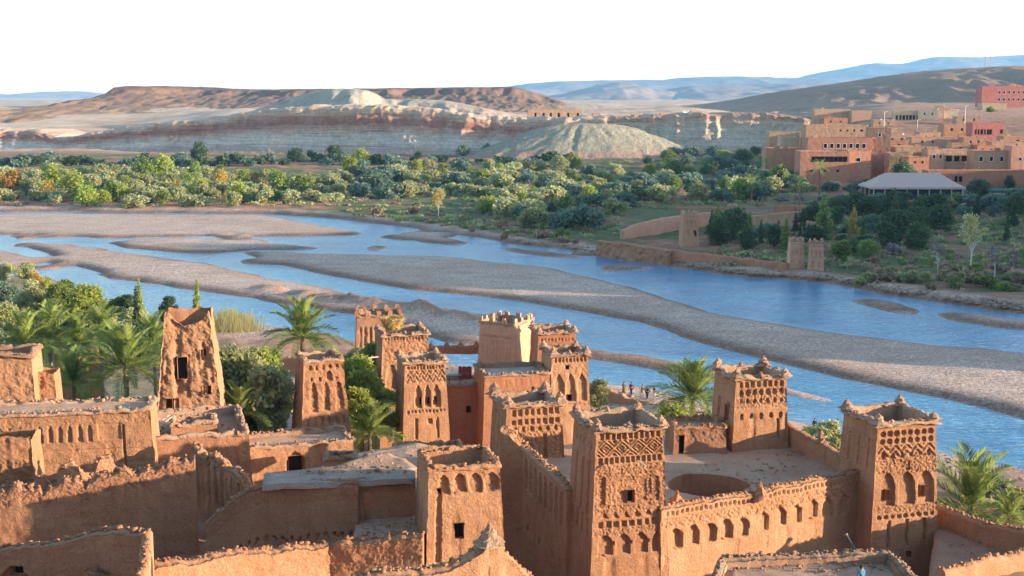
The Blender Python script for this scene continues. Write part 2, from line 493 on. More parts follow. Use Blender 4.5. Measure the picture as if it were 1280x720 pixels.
setattr_(ground.data, 'desert', ss(800, 900, GY) * (1 - .75 * ss(.16, .26, GX / np.maximum(GY, 1)) * (1 - ss(1300, 2200, GY))))
setattr_(ground.data, 'wet', np.exp(-((wet - 0.60) / 0.22) ** 2) * infr)
tag(ground, kind='structure')

from bisect import bisect_left
def gz(x, y):
    j = min(max(int(np.searchsorted(ys, y)), 1), ny - 1); i = min(max(int(np.searchsorted(xs, x)), 1), nx - 1)
    a = (x - xs[i - 1]) / (xs[i] - xs[i - 1]); c = (y - ys[j - 1]) / (ys[j] - ys[j - 1])
    return float((GZ[j - 1, i - 1] * (1 - a) + GZ[j - 1, i] * a) * (1 - c) + (GZ[j, i - 1] * (1 - a) + GZ[j, i] * a) * c)

def G(u, v):
    """where the sight line through photo point (u, v) meets the ground"""
    z = 1.5
    for _ in range(12):
        q = W(u, v, z); z2 = gz(q.x, q.y)
        if abs(z2 - z) < .02: break
        z = z * .4 + z2 * .6
    q = W(u, v, z)
    return Vector((q.x, q.y, gz(q.x, q.y)))

# water
wm, nt, b = mat('river_water', 0.12)
p = pos(nt)
b.inputs['IOR'].default_value = 1.33
b.inputs['Specular IOR Level'].default_value = 0.5
cw = ramp(nt, noise(nt, 0.05, 5, 0.6, pos(nt, (1, 2.5, 1))), [(0.3, (.004, .115, .27)), (0.7, (.03, .24, .42))])
riff = mth(nt, 'MULTIPLY', ramp(nt, noise(nt, 0.9, 5, 0.75, pos(nt, (.7, 1.5, 1)), .6), [(0.52, (0, 0, 0)), (0.66, (1, 1, 1))]), ramp(nt, noise(nt, 0.035, 4, 0.6, p), [(0.42, (.12, .12, .12)), (0.62, (.85, .85, .85))]))
cw = mix(nt, mth(nt, 'MULTIPLY', N(nt, 'ShaderNodeAttribute', attribute_name='shallow').outputs['Fac'], .7), cw, (.20, .33, .40))
cw = mix(nt, riff, cw, (.36, .54, .66))
nt.links.new(cw, b.inputs['Base Color'])
rip = mth(nt, 'ADD', noise(nt, 0.8, 4, 0.6, pos(nt, (.8, 1.6, 1)), .4), mth(nt, 'MULTIPLY', noise(nt, 0.16, 3, 0.55, p), 0.6))
bump(nt, b, rip, 0.6, 0.4)
jr = np.where((ys > 90) & (ys < 482))[0][::2]; jc = np.where(np.abs(xs) < 900)[0][::2]
WX, WY = GX[np.ix_(jr, jc)], GY[np.ix_(jr, jc)]
ii = np.arange(WX.size).reshape(WX.shape)
water = mesh_np('river_water', np.stack([WX, WY, np.zeros_like(WX)], -1), np.stack([ii[:-1, :-1], ii[:-1, 1:], ii[1:, 1:], ii[1:, :-1]], -1), wm, smooth=True)
big = blur(farl | nearl | bar, 5, 2)
sh_ = np.clip(ss(.12, .62, big) * .75 + .40 * ss(-10, -90, GX) * ss(210, 260, GY) + .25 * n1, 0, 1)
setattr_(water.data, 'shallow', sh_[np.ix_(jr, jc)])
tag(water, kind='structure')

# ------------------------------------------------------------------ cliffs, mesas, hills, mountains
def attr_of(nt, nm): return N(nt, 'ShaderNodeAttribute', attribute_name=nm).outputs['Fac']

def strata(name, lo, hi, bands, sc=0.16, vert=0.05, blend=0.5, bmp=0.8, stains=((.5, .46, .4), (.30, .16, .11)), bed=False):
    m, nt, b = mat(name, 0.95)
    p = pos(nt)
    sx = N(nt, 'ShaderNodeSeparateXYZ'); nt.links.new(p, sx.inputs[0])
    mr = N(nt, 'ShaderNodeMapRange'); mr.inputs['From Min'].default_value = lo; mr.inputs['From Max'].default_value = hi
    nt.links.new(sx.outputs['Z'], mr.inputs['Value'])
    wob = noise(nt, 0.02, 5, 0.6, p)
    fine = noise(nt, 1.0, 5, 0.7, pos(nt, (.02, .02, 1.1)))
    t = mth(nt, 'ADD', attr_of(nt, 'bed') if bed else mr.outputs[0], mth(nt, 'MULTIPLY', mth(nt, 'SUBTRACT', wob, 0.5), blend))
    t = mth(nt, 'ADD', t, mth(nt, 'MULTIPLY', mth(nt, 'SUBTRACT', fine, 0.5), 0.34))
    col = ramp(nt, t, bands)
    gul = noise(nt, 1.0, 5, 0.65, pos(nt, (sc, sc, vert)))
    col = mix(nt, mth(nt, 'MULTIPLY', ramp(nt, gul, [(0.48, (0, 0, 0)), (0.7, (1, 1, 1))]), 0.25 if bed else 0.4), col, stains[0])
    col = mix(nt, mth(nt, 'MULTIPLY', ramp(nt, noise(nt, 1.0, 5, 0.65, pos(nt, (sc * .7, sc * .7, vert * 2))), [(0.52, (0, 0, 0)), (0.66, (1, 1, 1))]), 0.5), col, stains[1])
    beds = ramp(nt, noise(nt, 1.0, 6, 0.75, pos(nt, (.010, .010, .9))), [(0.37, (.36, .31, .29)), (0.43, (1, 1, 1)), (0.52, (1, .97, .95)), (0.56, (.66, .60, .57)), (0.61, (1.1, 1.06, 1.02)), (0.70, (1.25, 1.2, 1.16))])
    if bed: col = mix(nt, .85, col, beds, 'MULTIPLY')
    spk = noise(nt, 0.5, 5, 0.75, p)
    col = mix(nt, 0.6, col, ramp(nt, spk, [(0.3, (.5, .5, .5)), (0.7, (1.3, 1.3, 1.3))]), 'MULTIPLY')
    nt.links.new(col, b.inputs['Base Color'])
    bump(nt, b, mth(nt, 'ADD', gul, spk), bmp, 1.2)
    return m
CREAM, PALE, RED, DRED, GRN, GREY, TAN = (.52, .40, .29), (.55, .50, .43), (.36, .17, .11), (.24, .10, .075), (.36, .36, .25), (.38, .31, .27), (.46, .28, .165)
M['cliff'] = strata('cliff_rock', 0, 30, [(0.0, (.46, .32, .25)), (0.14, (.42, .32, .27)), (0.28, (.56, .52, .46)), (0.42, (.50, .44, .38)), (0.54, (.44, .29, .22)), (0.64, (.30, .14, .105)), (0.78, (.34, .17, .12)), (0.86, (.50, .36, .26)), (1.0, (.56, .42, .30))], blend=.16, sc=.09, vert=.05, stains=((.60, .55, .49), (.38, .23, .17)), bed=True)
M['cliff_right'] = strata('cliff_rock_right', 0, 26, [(0.0, (.46, .33, .25)), (0.25, (.50, .44, .34)), (0.6, (.49, .43, .33)), (0.82, (.46, .34, .24)), (0.92, (.34, .18, .12)), (1.0, (.46, .32, .21))], blend=.16, sc=.09, vert=.05, stains=((.56, .50, .40), (.38, .27, .20)), bed=True)
M['mound'] = strata('mound_marl', 0, 25, [(0.0, (.30, .19, .14)), (0.22, (.34, .23, .17)), (0.34, (.285, .26, .19)), (0.7, (.29, .27, .195)), (1.0, (.38, .30, .21))], sc=.25, vert=.08, stains=((.33, .305, .22), (.25, .205, .15)))
M['mesa'] = strata('mesa_rock', 22, 54, [(0.0, (.26, .17, .105)), (0.3, (.20, .118, .072)), (0.7, (.17, .095, .06)), (0.86, (.12, .062, .044)), (1.0, (.20, .12, .072))], sc=.05, vert=.05, stains=((.25, .155, .095), (.155, .092, .063)))
M['palehill'] = strata('pale_hill_marl', 20, 46, [(0.0, (.42, .30, .21)), (0.4, (.40, .31, .24)), (0.7, (.33, .32, .25)), (1.0, (.40, .35, .26))], sc=.1, vert=.05, stains=((.46, .42, .36), (.29, .18, .13)))
M['tanhill'] = strata('tan_hill', 20, 80, [(0.0, (.36, .235, .15)), (0.35, (.27, .17, .11)), (0.6, (.29, .185, .115)), (1.0, (.34, .225, .14))], sc=.04, vert=.05, stains=((.33, .23, .145), (.21, .13, .09)))
M['mountain'] = strata('mountain_rock', 0, 300, [(0.0, (.32, .23, .18)), (0.5, (.17, .14, .13)), (1.0, (.20, .16, .14))], sc=.006, vert=.01, stains=((.46, .36, .28), (.2, .14, .12)))

def cliff(name, top, Y, zb, material, cols, rows, lean=14, seed=0, turn=0.0):
    """a banded cliff: talus foot, stepped beds, rounded top running back"""
    us = np.linspace(top[0][0], top[-1][0], cols)
    vt = np.interp(us, *zip(*top)) + fbm(us / 9, us * 0, o=4, seed=seed + 2) * 1.2
    Yc = Y - turn * (us - us.mean()) / FPX * Y
    X0 = (us - 640) / FPX * Yc
    H = np.array([P(a, c, y_ + lean).z for a, c, y_ in zip(us, vt, Yc)]) - zb
    Yc = Yc[None, :]
    t = np.linspace(0, 1, rows)
    # profile: (offset back, height fraction)
    k = np.array([0, .12, .30, .45, .50, .56, .66, .70, .80, .84, .90, 1.0])
    off = np.array([0, 4, 9, 12, 12.6, 14.5, 15, 18, 19, 23, 30, 135.]) * lean / 22
    hh = np.array([0, .10, .34, .50, .60, .63, .78, .81, .94, .97, 1.0, 1.0])
    T, X = np.meshgrid(t, X0, indexing='ij')
    Hh = np.broadcast_to(H, T.shape)
    w = .05 * fbm(X / 30, T * 0, o=3, seed=seed + 5)
    Tq = np.clip(T + w * (T > .05) * (T < .95), 0, 1)
    off_, h_ = np.interp(Tq, k, off), np.interp(Tq, k, hh)
    gul = np.abs(fbm(X / 13, T * .7, o=4, seed=seed)) ; gul2 = np.abs(fbm(X / 45, T * .4, o=3, seed=seed + 8))
    y = Yc + off_ + (2.4 * gul + gul2 * 7) * ss(0, .3, T) * (1 - ss(.88, 1, T) * .5) + fbm(X / 3, T * 18, o=2, seed=seed + 3) * .5
    z = zb + Hh * h_ + fbm(X / 6, T * 9, o=3, seed=seed + 4) * .5 * ss(0, .2, T) - ss(.93, 1.0, T) * 1.0
    z[0] = zb - 2
    V = np.stack([X, y, z], -1)
    ii = np.arange(V.shape[0] * V.shape[1]).reshape(V.shape[:2])
    Q = np.stack([ii[:-1, :-1], ii[:-1, 1:], ii[1:, 1:], ii[1:, :-1]], -1)
    o = mesh_np(name, V, Q, material, smooth=True)
    t_ = o.data.attributes.new('bed', 'FLOAT', 'POINT'); t_.data.foreach_set('value', np.clip(h_, 0, 1).astype(np.float32).ravel())
    return tag(o, kind='structure')

cliff('cliff', [(-140, 162), (0, 163), (40, 163), (70, 171), (90, 170), (110, 165), (150, 159), (200, 153), (250, 149), (320, 137), (380, 132), (470, 131), (500, 133), (560, 138), (610, 146), (650, 146), (700, 147), (760, 147)],
      835, 1.0, M['cliff'], 560, 60, seed=40, turn=.26)
cliff('cliff', [(740, 148), (800, 146), (830, 144), (880, 142), (930, 141), (960, 142), (1000, 146), (1030, 152)], 850, 1.0, M['cliff_right'], 260, 50, seed=60, turn=.22)

def hill(name, x0, x1, y0, y1, nx_, ny_, f, material):
    X, Y = np.meshgrid(np.linspace(x0, x1, nx_), np.linspace(y0, y1, ny_))
    Z = f(X, Y)
    ii = np.arange(X.size).reshape(X.shape)
    Q = np.stack([ii[:-1, :-1], ii[:-1, 1:], ii[1:, 1:], ii[1:, :-1]], -1)
    return tag(mesh_np(name, np.stack([X, Y, Z], -1), Q, material, smooth=True), kind='structure')

def f_mound(X, Y):
    c = P(738, 150, 770)
    dx, dy = (X - c.x), (Y - 790) / 34
    dx = np.where(dx > 0, dx / 76, dx / 80)
    r = np.sqrt(dx * dx + dy * dy)
    prof = np.interp(r, [0, .22, .4, .6, .85, 1.05, 1.3], [.97, .95, .83, .58, .24, .05, -.05])
    ang = np.arctan2(dy, dx)
    g = np.abs(fbm(ang * 4 + .4 * fbm(X / 14, Y / 14, o=2, seed=74), r * 2.2, o=5, seed=71)) * ss(.1, .6, r)
    return 0.5 + 22.8 * prof - g * 1.5 + .3 * fbm(X / 5, Y / 5, o=3, seed=72)
hill('marl_mound', -75, 165, 735, 850, 200, 130, f_mound, M['mound'])

def f_mesa(X, Y):
    us = 640 + FPX * X / 1640
    top = np.interp(us, [-60, 30, 60, 118, 140, 155, 168, 205, 228, 300, 400, 520, 640, 655, 690, 712, 740], [143, 143, 141, 130, 120, 112, 108.5, 108, 110, 112, 111.5, 110, 108.5, 112, 122, 130, 140])
    zt = CAMZ + (118 - top) / FPX * 1660
    gul = np.abs(fbm(X / 45, Y / 150, o=4, seed=81))
    f = np.clip((Y + 60 * fbm(X / 120, X * 0, o=3, seed=82) - gul * 45 - 1060) / 610, 0, 1)
    f = np.interp(f, [0, .12, .3, .6, .86, .92, 1], [0, .22, .34, .52, .78, .97, 1])
    g2 = np.abs(fbm(X / 13, Y / 60, o=4, seed=84)) * np.sqrt(np.clip(f * (1 - f) * 4, 0, 1))
    return 11 + (zt - 11) * f * (1 - ss(1950, 2200, Y)) + .6 * fbm(X / 14, Y / 14, o=3, seed=83) * f - 2.4 * g2
hill('mesa_hill', -780, 130, 1010, 2200, 560, 320, f_mesa, M['mesa'])

def f_pale(X, Y):
    us = 640 + FPX * X / 985
    top = np.interp(us, [280, 320, 350, 385, 420, 450, 462, 480, 530, 560, 600, 640, 680], [150, 138, 126, 115, 111.5, 112, 114, 124, 124, 126.5, 134, 142, 150])
    zt = CAMZ + (118 - top) / FPX * 985
    f = ss(905, 985, Y + 22 * fbm(X / 40, X * 0, o=3, seed=91)) * (1 - ss(1010, 1120, Y))
    gul = np.abs(fbm(X / 14, Y / 40, o=4, seed=92))
    return 19 + (zt - 19) * f - gul * 2.2 * np.sqrt(np.clip(f * (1 - f) * 4, 0, 1)) + .4 * fbm(X / 8, Y / 8, o=3, seed=93)
hill('pale_hill', -230, 40, 900, 1120, 240, 150, f_pale, M['palehill'])

def f_tan(X, Y):
    us = 640 + FPX * X / 1560
    top = np.interp(us, [880, 930, 960, 1000, 1050, 1100, 1150, 1200, 1230, 1300, 1500], [140, 134, 126, 116, 108, 101, 93, 86.5, 84.5, 84, 86])
    zt = CAMZ + (118 - top) / FPX * 1560
    f = ss(1060, 1560, Y + 60 * fbm(X / 120, X * 0, o=3, seed=101))
    gul = np.abs(fbm(X / 50, Y / 120, o=4, seed=102))
    return 22 + (zt - 22) * f * (1 - ss(1700, 2300, Y)) - gul * 9 * np.sqrt(np.clip(f * (1 - f) * 4, 0, 1)) + .7 * fbm(X / 16, Y / 16, o=4, seed=103)
hill('tan_hill', 200, 900, 1040, 2300, 260, 240, f_tan, M['tanhill'])

def mountains(name, pts, Y, depth, zb, seed, amp, rid):
    def f(X, Yy):
        us = 640 + FPX * X / Y
        top = np.interp(us, *zip(*pts))
        zt = CAMZ + (118 - top) / FPX * Y
        t = (Yy - (Y - depth)) / depth
        r = 1 - np.abs(fbm(X / rid, Yy / rid, o=5, seed=seed))
        f = ss(0, 1, t) * (1 - ss(1.15, 1.6, t))
        return zb + (zt - zb) * f + amp * (r - 0.75) * np.sqrt(np.clip(f * (1.15 - f) * 3, 0, 1))
    x0, x1 = (pts[0][0] - 640) / FPX * Y, (pts[-1][0] - 640) / FPX * Y
    return hill(name, x0, x1, Y - depth, Y + depth * .6, 300, 120, f, M['mountain'])
mountains('mountains', [(640, 125), (680, 122), (700, 118), (720, 113), (745, 107), (765, 104), (785, 105), (805, 111), (830, 114), (850, 110), (880, 107), (910, 106), (940, 107), (980, 106), (1010, 106), (1100, 112), (1200, 118)], 7200, 1500, 0, 201, 40, 560)
mountains('mountains', [(620, 112), (660, 105), (700, 103), (760, 101), (800, 100.5), (860, 98), (900, 97), (960, 96), (1000, 95), (1060, 96), (1150, 100)], 11000, 1900, -10, 211, 45, 900)
mountains('mountains', [(930, 110), (1000, 98), (1030, 92), (1060, 86), (1090, 81), (1130, 79), (1150, 76), (1170, 73), (1200, 72), (1230, 73), (1290, 70), (1400, 66), (1600, 70)], 13500, 2500, -15, 221, 80, 1200)
mountains('mountains', [(-300, 118), (-60, 117), (0, 117), (40, 118), (80, 114), (110, 114), (150, 118), (300, 116), (500, 114), (620, 112)], 12500, 2000, -15, 231, 35, 1000)

# the flank of the castle hill beside the valley, whose ridge shades the far bank in the evening
def f_flank(X, Y):
    cr = np.interp(Y, [60, 110, 135, 150, 160, 170, 196, 205, 211, 219, 255, 295, 385, 435, 525, 680], [0, 0, 2, 4, 24, 36, 38, 37, 26, 38, 50, 47, 47, 40, 18, 0])
    xc = 150 + .36 * Y
    d = np.abs(X - xc)
    return -3 + (cr + 3 + 2.5 * fbm(X / 14, Y / 9, o=4, seed=301) * (cr > 2)) * ss(85, 4, d)
hill('castle_hill', 120, 500, 60, 720, 130, 300, f_flank, M['tanhill'])

# ------------------------------------------------------------------ haze
hz = MB(); hz.box((0, 9000, 234), (36000, 20000, 476))
hm = bpy.data.materials.new('haze'); hm.use_nodes = True
hn = hm.node_tree; hn.nodes.remove(hn.nodes['Principled BSDF'])
vol = hn.nodes.new('ShaderNodeVolumePrincipled')
vol.inputs['Color'].default_value = (.28, .60, 1.0, 1)
vol.inputs['Density'].default_value = 0.000055
vol.inputs['Anisotropy'].default_value = 0.0
hn.links.new(vol.outputs[0], hn.nodes['Material Output'].inputs['Volume'])
tag(hz.build('haze', hm), kind='stuff')

# ------------------------------------------------------------------ vegetation builders
def leaf_quads(C, Nn, sz, asp, q):
    """one small bent leaf-clump quad at each centre C, facing Nn"""
    n = len(C)
    a = q.normal(size=(n, 3)); a -= (a * Nn).sum(1, keepdims=True) * Nn
    a /= np.linalg.norm(a, axis=1, keepdims=True) + 1e-9
    b_ = np.cross(Nn, a)
    a = a * (sz * asp)[:, None] * .5; b_ = b_ * sz[:, None] * .5
    V = np.stack([C - a, C - b_ * .8, C + a, C + b_], 1)
    return V.reshape(-1, 3), np.arange(4 * n).reshape(-1, 4)

def cloud(lobes, n, size, seed, asp=1.5, hollow=0.5, up=0.25):
    q = np.random.default_rng(seed)
    L = np.array(lobes, float)
    w = L[:, 3] ** 2; w /= w.sum()
    k = q.choice(len(L), n, p=w)
    d = q.normal(size=(n, 3)); d /= np.linalg.norm(d, axis=1, keepdims=True)
    rr = (hollow + (1 - hollow) * q.random(n) ** .6) * (1 + .26 * q.normal(size=n))
    C = L[k, :3] + d * (L[k, 3] * rr)[:, None] * np.array([1, 1, .85])
    Nn = d * .35 + q.normal(size=(n, 3)) * .7 + np.array([0, 0, up]); Nn /= np.linalg.norm(Nn, axis=1, keepdims=True)
    return leaf_quads(C, Nn, size * (.6 + .8 * q.random(n)), asp, q)

def lobes_round(w, h, z0, n, seed, r=(.2, .36)):
    q = random.Random(seed); out = []
    for i in range(n):
        t = q.random() * 6.283; rad = math.sqrt(q.random()) * .36 * w; zz = q.random()
        k = math.sin(math.pi * (.18 + .72 * zz))
        out.append((rad * k * math.cos(t), rad * k * math.sin(t), z0 + h * (.2 + .68 * zz), q.uniform(*r) * min(w, h) * .8))
    return out

def lobes_cone(w, h, z0, n, seed):
    q = random.Random(seed); out = []
    for i in range(n):
        f = (i + .5) / n; t = q.random() * 6.283; rad = w * .30 * (1 - f) * q.random()
        out.append((rad * math.cos(t), rad * math.sin(t), z0 + h * f * .97, w * (.05 + .30 * (1 - f) ** .8) * q.uniform(.8, 1.15)))
    return out

def limb_mesh(mb, lobes, h0, r0, seed, k=6):
    q = random.Random(seed)
    bend = (q.uniform(-.15, .15), q.uniform(-.15, .15), h0)
    mb.tube((0, 0, -.4), bend, r0 * 1.15, r0 * .8, 7)
    for lb in sorted(lobes, key=lambda l: -l[3])[:k]:
        mid = (bend[0] * .5 + lb[0] * .45, bend[1] * .5 + lb[1] * .45, h0 + (lb[2] - h0) * .5)
        mb.tube(bend, mid, r0 * .55, r0 * .35, 5)
        mb.tube(mid, lb[:3], r0 * .35, r0 * .1, 4)

CROWN, TRUNK = {}, {}
def proto(kind, i, material, bark='bark'):
    """crown and trunk meshes of one kind and variant, shared by all its copies"""
    key = (kind, i, material)
    if key in CROWN: return CROWN[key], TRUNK[(kind, i)]
    sd_ = sum(ord(c) for c in kind) * 13 + i * 101
    if kind == 'olive':       lob = lobes_round(7.4, 4.3, -.7, 20, sd_); n, sz, h0, r0 = 1500, .44, 1.5, .22
    elif kind == 'olive_near': lob = lobes_round(6.6, 5.2, -.2, 26, sd_, (.15, .28)); n, sz, h0, r0 = 6500, .27, 1.6, .22
    elif kind == 'broad':     lob = lobes_round(6.2, 6.6, -.4, 21, sd_); n, sz, h0, r0 = 1700, .44, 2.2, .22
    elif kind == 'broad_near': lob = lobes_round(6.8, 8.6, -.2, 34, sd_, (.12, .22)); n, sz, h0, r0 = 8500, .28, 2.4, .22
    elif kind == 'cypress':   lob = lobes_cone(3.4, 8.0, .5, 16, sd_); n, sz, h0, r0 = 1100, .38, 1.2, .16
    elif kind == 'column':    lob = lobes_cone(2.0, 8.0, .5, 18, sd_); n, sz, h0, r0 = 1400, .30, 1.2, .14
    elif kind == 'shrub':     lob = lobes_round(3.4, 2.0, -.25, 9, sd_, (.26, .42)); n, sz, h0, r0 = 420, .36, .5, .07
    elif kind == 'shrub_near': lob = lobes_round(3.6, 2.4, -.25, 14, sd_, (.18, .34)); n, sz, h0, r0 = 2600, .19, .5, .07
    elif kind == 'airy':      lob = lobes_round(7.5, 9.5, 3.6, 26, sd_, (.10, .2)); n, sz, h0, r0 = 900, .36, 3.2, .2
    V, Q = cloud(lob, n, sz, sd_ + 1, hollow=.35 if kind == 'airy' else .55)
    CROWN[key] = mesh_np('crown', V, Q, M[material], data_only=True)
    if (kind, i) not in TRUNK:
        mb = MB(); limb_mesh(mb, lob, h0, r0, sd_ + 2, 14 if kind == 'airy' else 6)
        TRUNK[(kind, i)] = mb.data('trunk', M[bark])
    return CROWN[key], TRUNK[(kind, i)]

def tree(name, kind, i, material, loc, sc, label, cat, group, bark='bark', sz=None):
    cr, tk = proto(kind, i, material, bark)
    o = empty(name, loc, rnd.random() * 6.28)
    wide = kind in ('olive', 'broad', 'shrub')
    o.scale = (sc * rnd.uniform(.95, 1.4), sc * rnd.uniform(.9, 1.2), sz or sc * rnd.uniform(.72, 1.08)) if wide else (sc, sc, sz or sc * rnd.uniform(.9, 1.1))
    tag(o, label, cat, group)
    link('crown', cr, o); link('trunk', tk, o)
    return o

# palms ---------------------------------------------------------------
def frond_mesh(L, rise, droop, seed, material, n=17, wid=.24):
    """arched rib with leaflets along both sides"""
    q = random.Random(seed); V, Q = [], []
    pts = []
    for k in range(n + 1):
        t = k / n
        pts.append(Vector((L * t * (1 - .12 * t * t), 0, rise * L * t - droop * L * t * t)))
    for k in range(n):
        a, c = pts[k], pts[k + 1]; w = .045 * L / 3.5 * (1 - .7 * k / n)
        b0 = len(V); V += [a + Vector((0, w, 0)), a - Vector((0, w, 0)), c - Vector((0, w * .9, 0)), c + Vector((0, w * .9, 0))]
        Q.append((b0, b0 + 1, b0 + 2, b0 + 3))
        if k < 2: continue
        d = (c - a).normalized(); up = Vector((-d.z, 0, d.x))
        ll = wid * L * math.sin(math.pi * min(1, .22 + .75 * k / n)) ** .7
        for s in (-1, 1):
            for h_ in (0, .5):
                base = a.lerp(c, h_)
                tip = base + (d * .8 + Vector((0, s, 0)) * .75 + up * q.uniform(.1, .5)).normalized() * ll * q.uniform(.8, 1.1)
                mid = base.lerp(tip, .5) + up * .04
                wv = d * (.052 * L / 3.5)
                b0 = len(V); V += [base, mid - wv, tip, mid + wv]; Q.append((b0, b0 + 1, b0 + 2, b0 + 3))
    return mesh_np('frond', np.array([tuple(v) for v in V]), np.array(Q), M[material], data_only=True)
FROND = {}
def frond_set(material):
    if material not in FROND:
        FROND[material] = [frond_mesh(3.5, .35, .38, k * 7 + 1, material) if k < 2 else frond_mesh(3.5, .15, .55, k * 7 + 1, material) if k < 4 else frond_mesh(3.5, .05, .75, k * 7, material) for k in range(6)]
    return FROND[material]
PT = MB()
for k in range(10):
    PT.lathe((0, 0, k * .1), [(1.08, 0), (.86, .1)], 9, .06, k)
PT_ME = PT.data('trunk', M['palmbark'])

def palm(loc, zc, L, label, group, nf=38, cat='palm', dead=0):
    """palm with its foot at loc, its heart at height zc, frond length L; every frond a part"""
    o = empty('palm_tree', loc, rnd.random() * 6.28)
    tag(o, label, cat, group)
    h = max(zc - loc[2], .3)
    t = link('trunk', PT_ME, o); t.scale = (.22 * L / 3.5, .22 * L / 3.5, h + .05)
    for k in range(nf):
        f = k / (nf - 1)
        el = R(86 - 92 * f ** 1.1 + rnd.uniform(-8, 8)); az = k * 2.39996 + rnd.uniform(-.15, .15)
        vs_ = frond_set('palm')[0 if f < .3 else rnd.choice((0, 1, 2)) if f < .6 else rnd.choice((2, 3, 4))]
        if dead and k >= nf - dead: vs_ = frond_set('deadpalm')[5]
        fr = link('frond', vs_, o, (0, 0, h))
        fr.rotation_euler = (0, -el, az)
        s = L / 2.55 * rnd.uniform(.8, 1.1) * (.8 if f < .15 else 1)
        fr.scale = (s, s, s)
    return o

def far_palm_mesh(seed):
    q = random.Random(seed); VV, QQ, nb = [], [], 0
    for k in range(26):
        me = frond_mesh(3.0, .25, .5, seed * 31 + k, 'palm', 7, .3)
        v = np.zeros(len(me.vertices) * 3, np.float32); me.vertices.foreach_get('co', v); v = v.reshape(-1, 3)
        el, az = R(80 - 100 * k / 25), k * 2.4
        m_ = np.array(Matrix.Rotation(az, 3, 'Z') @ Matrix.Rotation(-el, 3, 'Y'))
        VV.append(v @ m_.T); f = np.zeros(len(me.polygons) * 4, np.int32); me.polygons.foreach_get('vertices', f)
        QQ.append(f.reshape(-1, 4) + nb); nb += len(v)
        bpy.data.meshes.remove(me)
    return mesh_np('crown', np.concatenate(VV), np.concatenate(QQ), M['palm'], data_only=True)
FARPALM = [far_palm_mesh(k) for k in range(3)]
def far_palm(u, v, Y, label, group, sc=1.0):
    q = P(u, v, Y); g = gz(q.x, q.y)
    o = empty('palm_tree', (q.x, q.y, g), rnd.random() * 6.28); tag(o, label, 'palm', group)
    h = max(q.z - g, .4)
    c = link('crown', rnd.choice(FARPALM), o, (0, 0, h)); c.scale = (sc, sc, sc)
    t = link('trunk', PT_ME, o); t.scale = (.24 * sc, .24 * sc, h)
    return o

# ------------------------------------------------------------------ groves across the river
def scatter(rows, pick, jit=.5):
    for (v, ua, ub, du) in rows:
        u = ua + rnd.random() * du
        while u < ub:
            pick(u, v + rnd.uniform(-2.6, 2.6))
            u += du * rnd.uniform(1 - jit, 1 + jit)

def clear(u, v):
    if v < np.interp(u, [300, 480, 600, 700], [212, 204, 203, 199]) + 5 and 300 < u < 715 and v > np.interp(u, [300, 480, 600, 700], [212, 204, 203, 199]) - 5: return True
    if 690 < u < 800 and 207 < v < 216: return True
    if 770 < u < 1035 and v > np.interp(u, [770, 850, 900, 1035], [285, 262, 256, 262]) and v < 300: return True
    if 1000 < u < 1300 and v < 246: return True
    if 835 < u < 925 and 256 < v < 266: return True
    if 1050 < u and v < 259: return True
    return v > np.interp(u, [0, 330, 430, 470, 531, 612, 700, 760, 900], [259, 261, 268, 274, 279, 290, 301, 300, 300])

GB = 1.85
def which(u, v, sc, lo, hi, rows, marks):
    sz = 'small' if sc < lo + (hi - lo) / 3 else 'large' if sc > hi - (hi - lo) / 3 else 'mid-sized'
    row = 'back' if v < rows[0] else 'front' if v > rows[1] else 'middle'
    mk = [m for (x, m) in marks if u >= x][-1]
    return sz, row, mk
MK_A = [(-99, 'by the golden trees'), (130, 'below the mesa flank'), (250, 'by the bare earth patch'), (360, 'below the pale hill')]
MK_B = [(-99, 'near the cliff track'), (560, 'above the bend'), (650, 'beside the pink rampart'), (720, 'near the green field')]
MK_C = [(-99, 'by the marl mound'), (860, 'below the right cliff'), (950, 'below the hotel'), (1060, 'by the pavilion')]
MK_D = [(-99, 'behind the brick wall'), (990, 'behind the bank towers'), (1090, 'beside the white tree'), (1230, 'at the edge')]
def grove_a(u, v):
    if clear(u, v): return
    g = G(u, v); r = rnd.random()
    if r < .66: tree('olive_tree', 'olive', rnd.randrange(5), 'olive', g, (q := rnd.uniform(.55, .9)) * GB, '%s grey-green olive, %s row of the sunlit grove %s' % which(u, v, q, .55, .9, (228, 243), MK_A), 'olive tree', 'olive trees in the sunlit grove')
    elif r < .80: tree('broadleaf_tree', 'broad', rnd.randrange(3), rnd.choice(('lime', 'green')), g, (q := rnd.uniform(.5, .85)) * 1.6, '%s yellow-green tree, %s row of the sunlit grove %s' % which(u, v, q, .5, .85, (228, 243), MK_A), 'tree', 'leafy trees in the sunlit grove')
    elif r < .84: tree('autumn_tree', 'broad', rnd.randrange(3), 'gold', g, rnd.uniform(.4, .6) * 1.35, 'small golden autumn tree among the sunlit olives', 'tree', 'golden trees in the sunlit grove')
    else: tree('shrub', 'shrub', rnd.randrange(3), rnd.choice(('olive', 'dry', 'green')), g, rnd.uniform(.8, 1.3) * 1.35, 'low scrubby bush at the foot of the sunlit olives', 'shrub', 'bushes in the sunlit grove')
scatter([(217, 60, 300, 16), (222, -20, 350, 15), (229, -20, 430, 16), (236, -20, 440, 17), (243, -20, 440, 18), (250, -20, 440, 19), (256, 60, 300, 34)], grove_a)

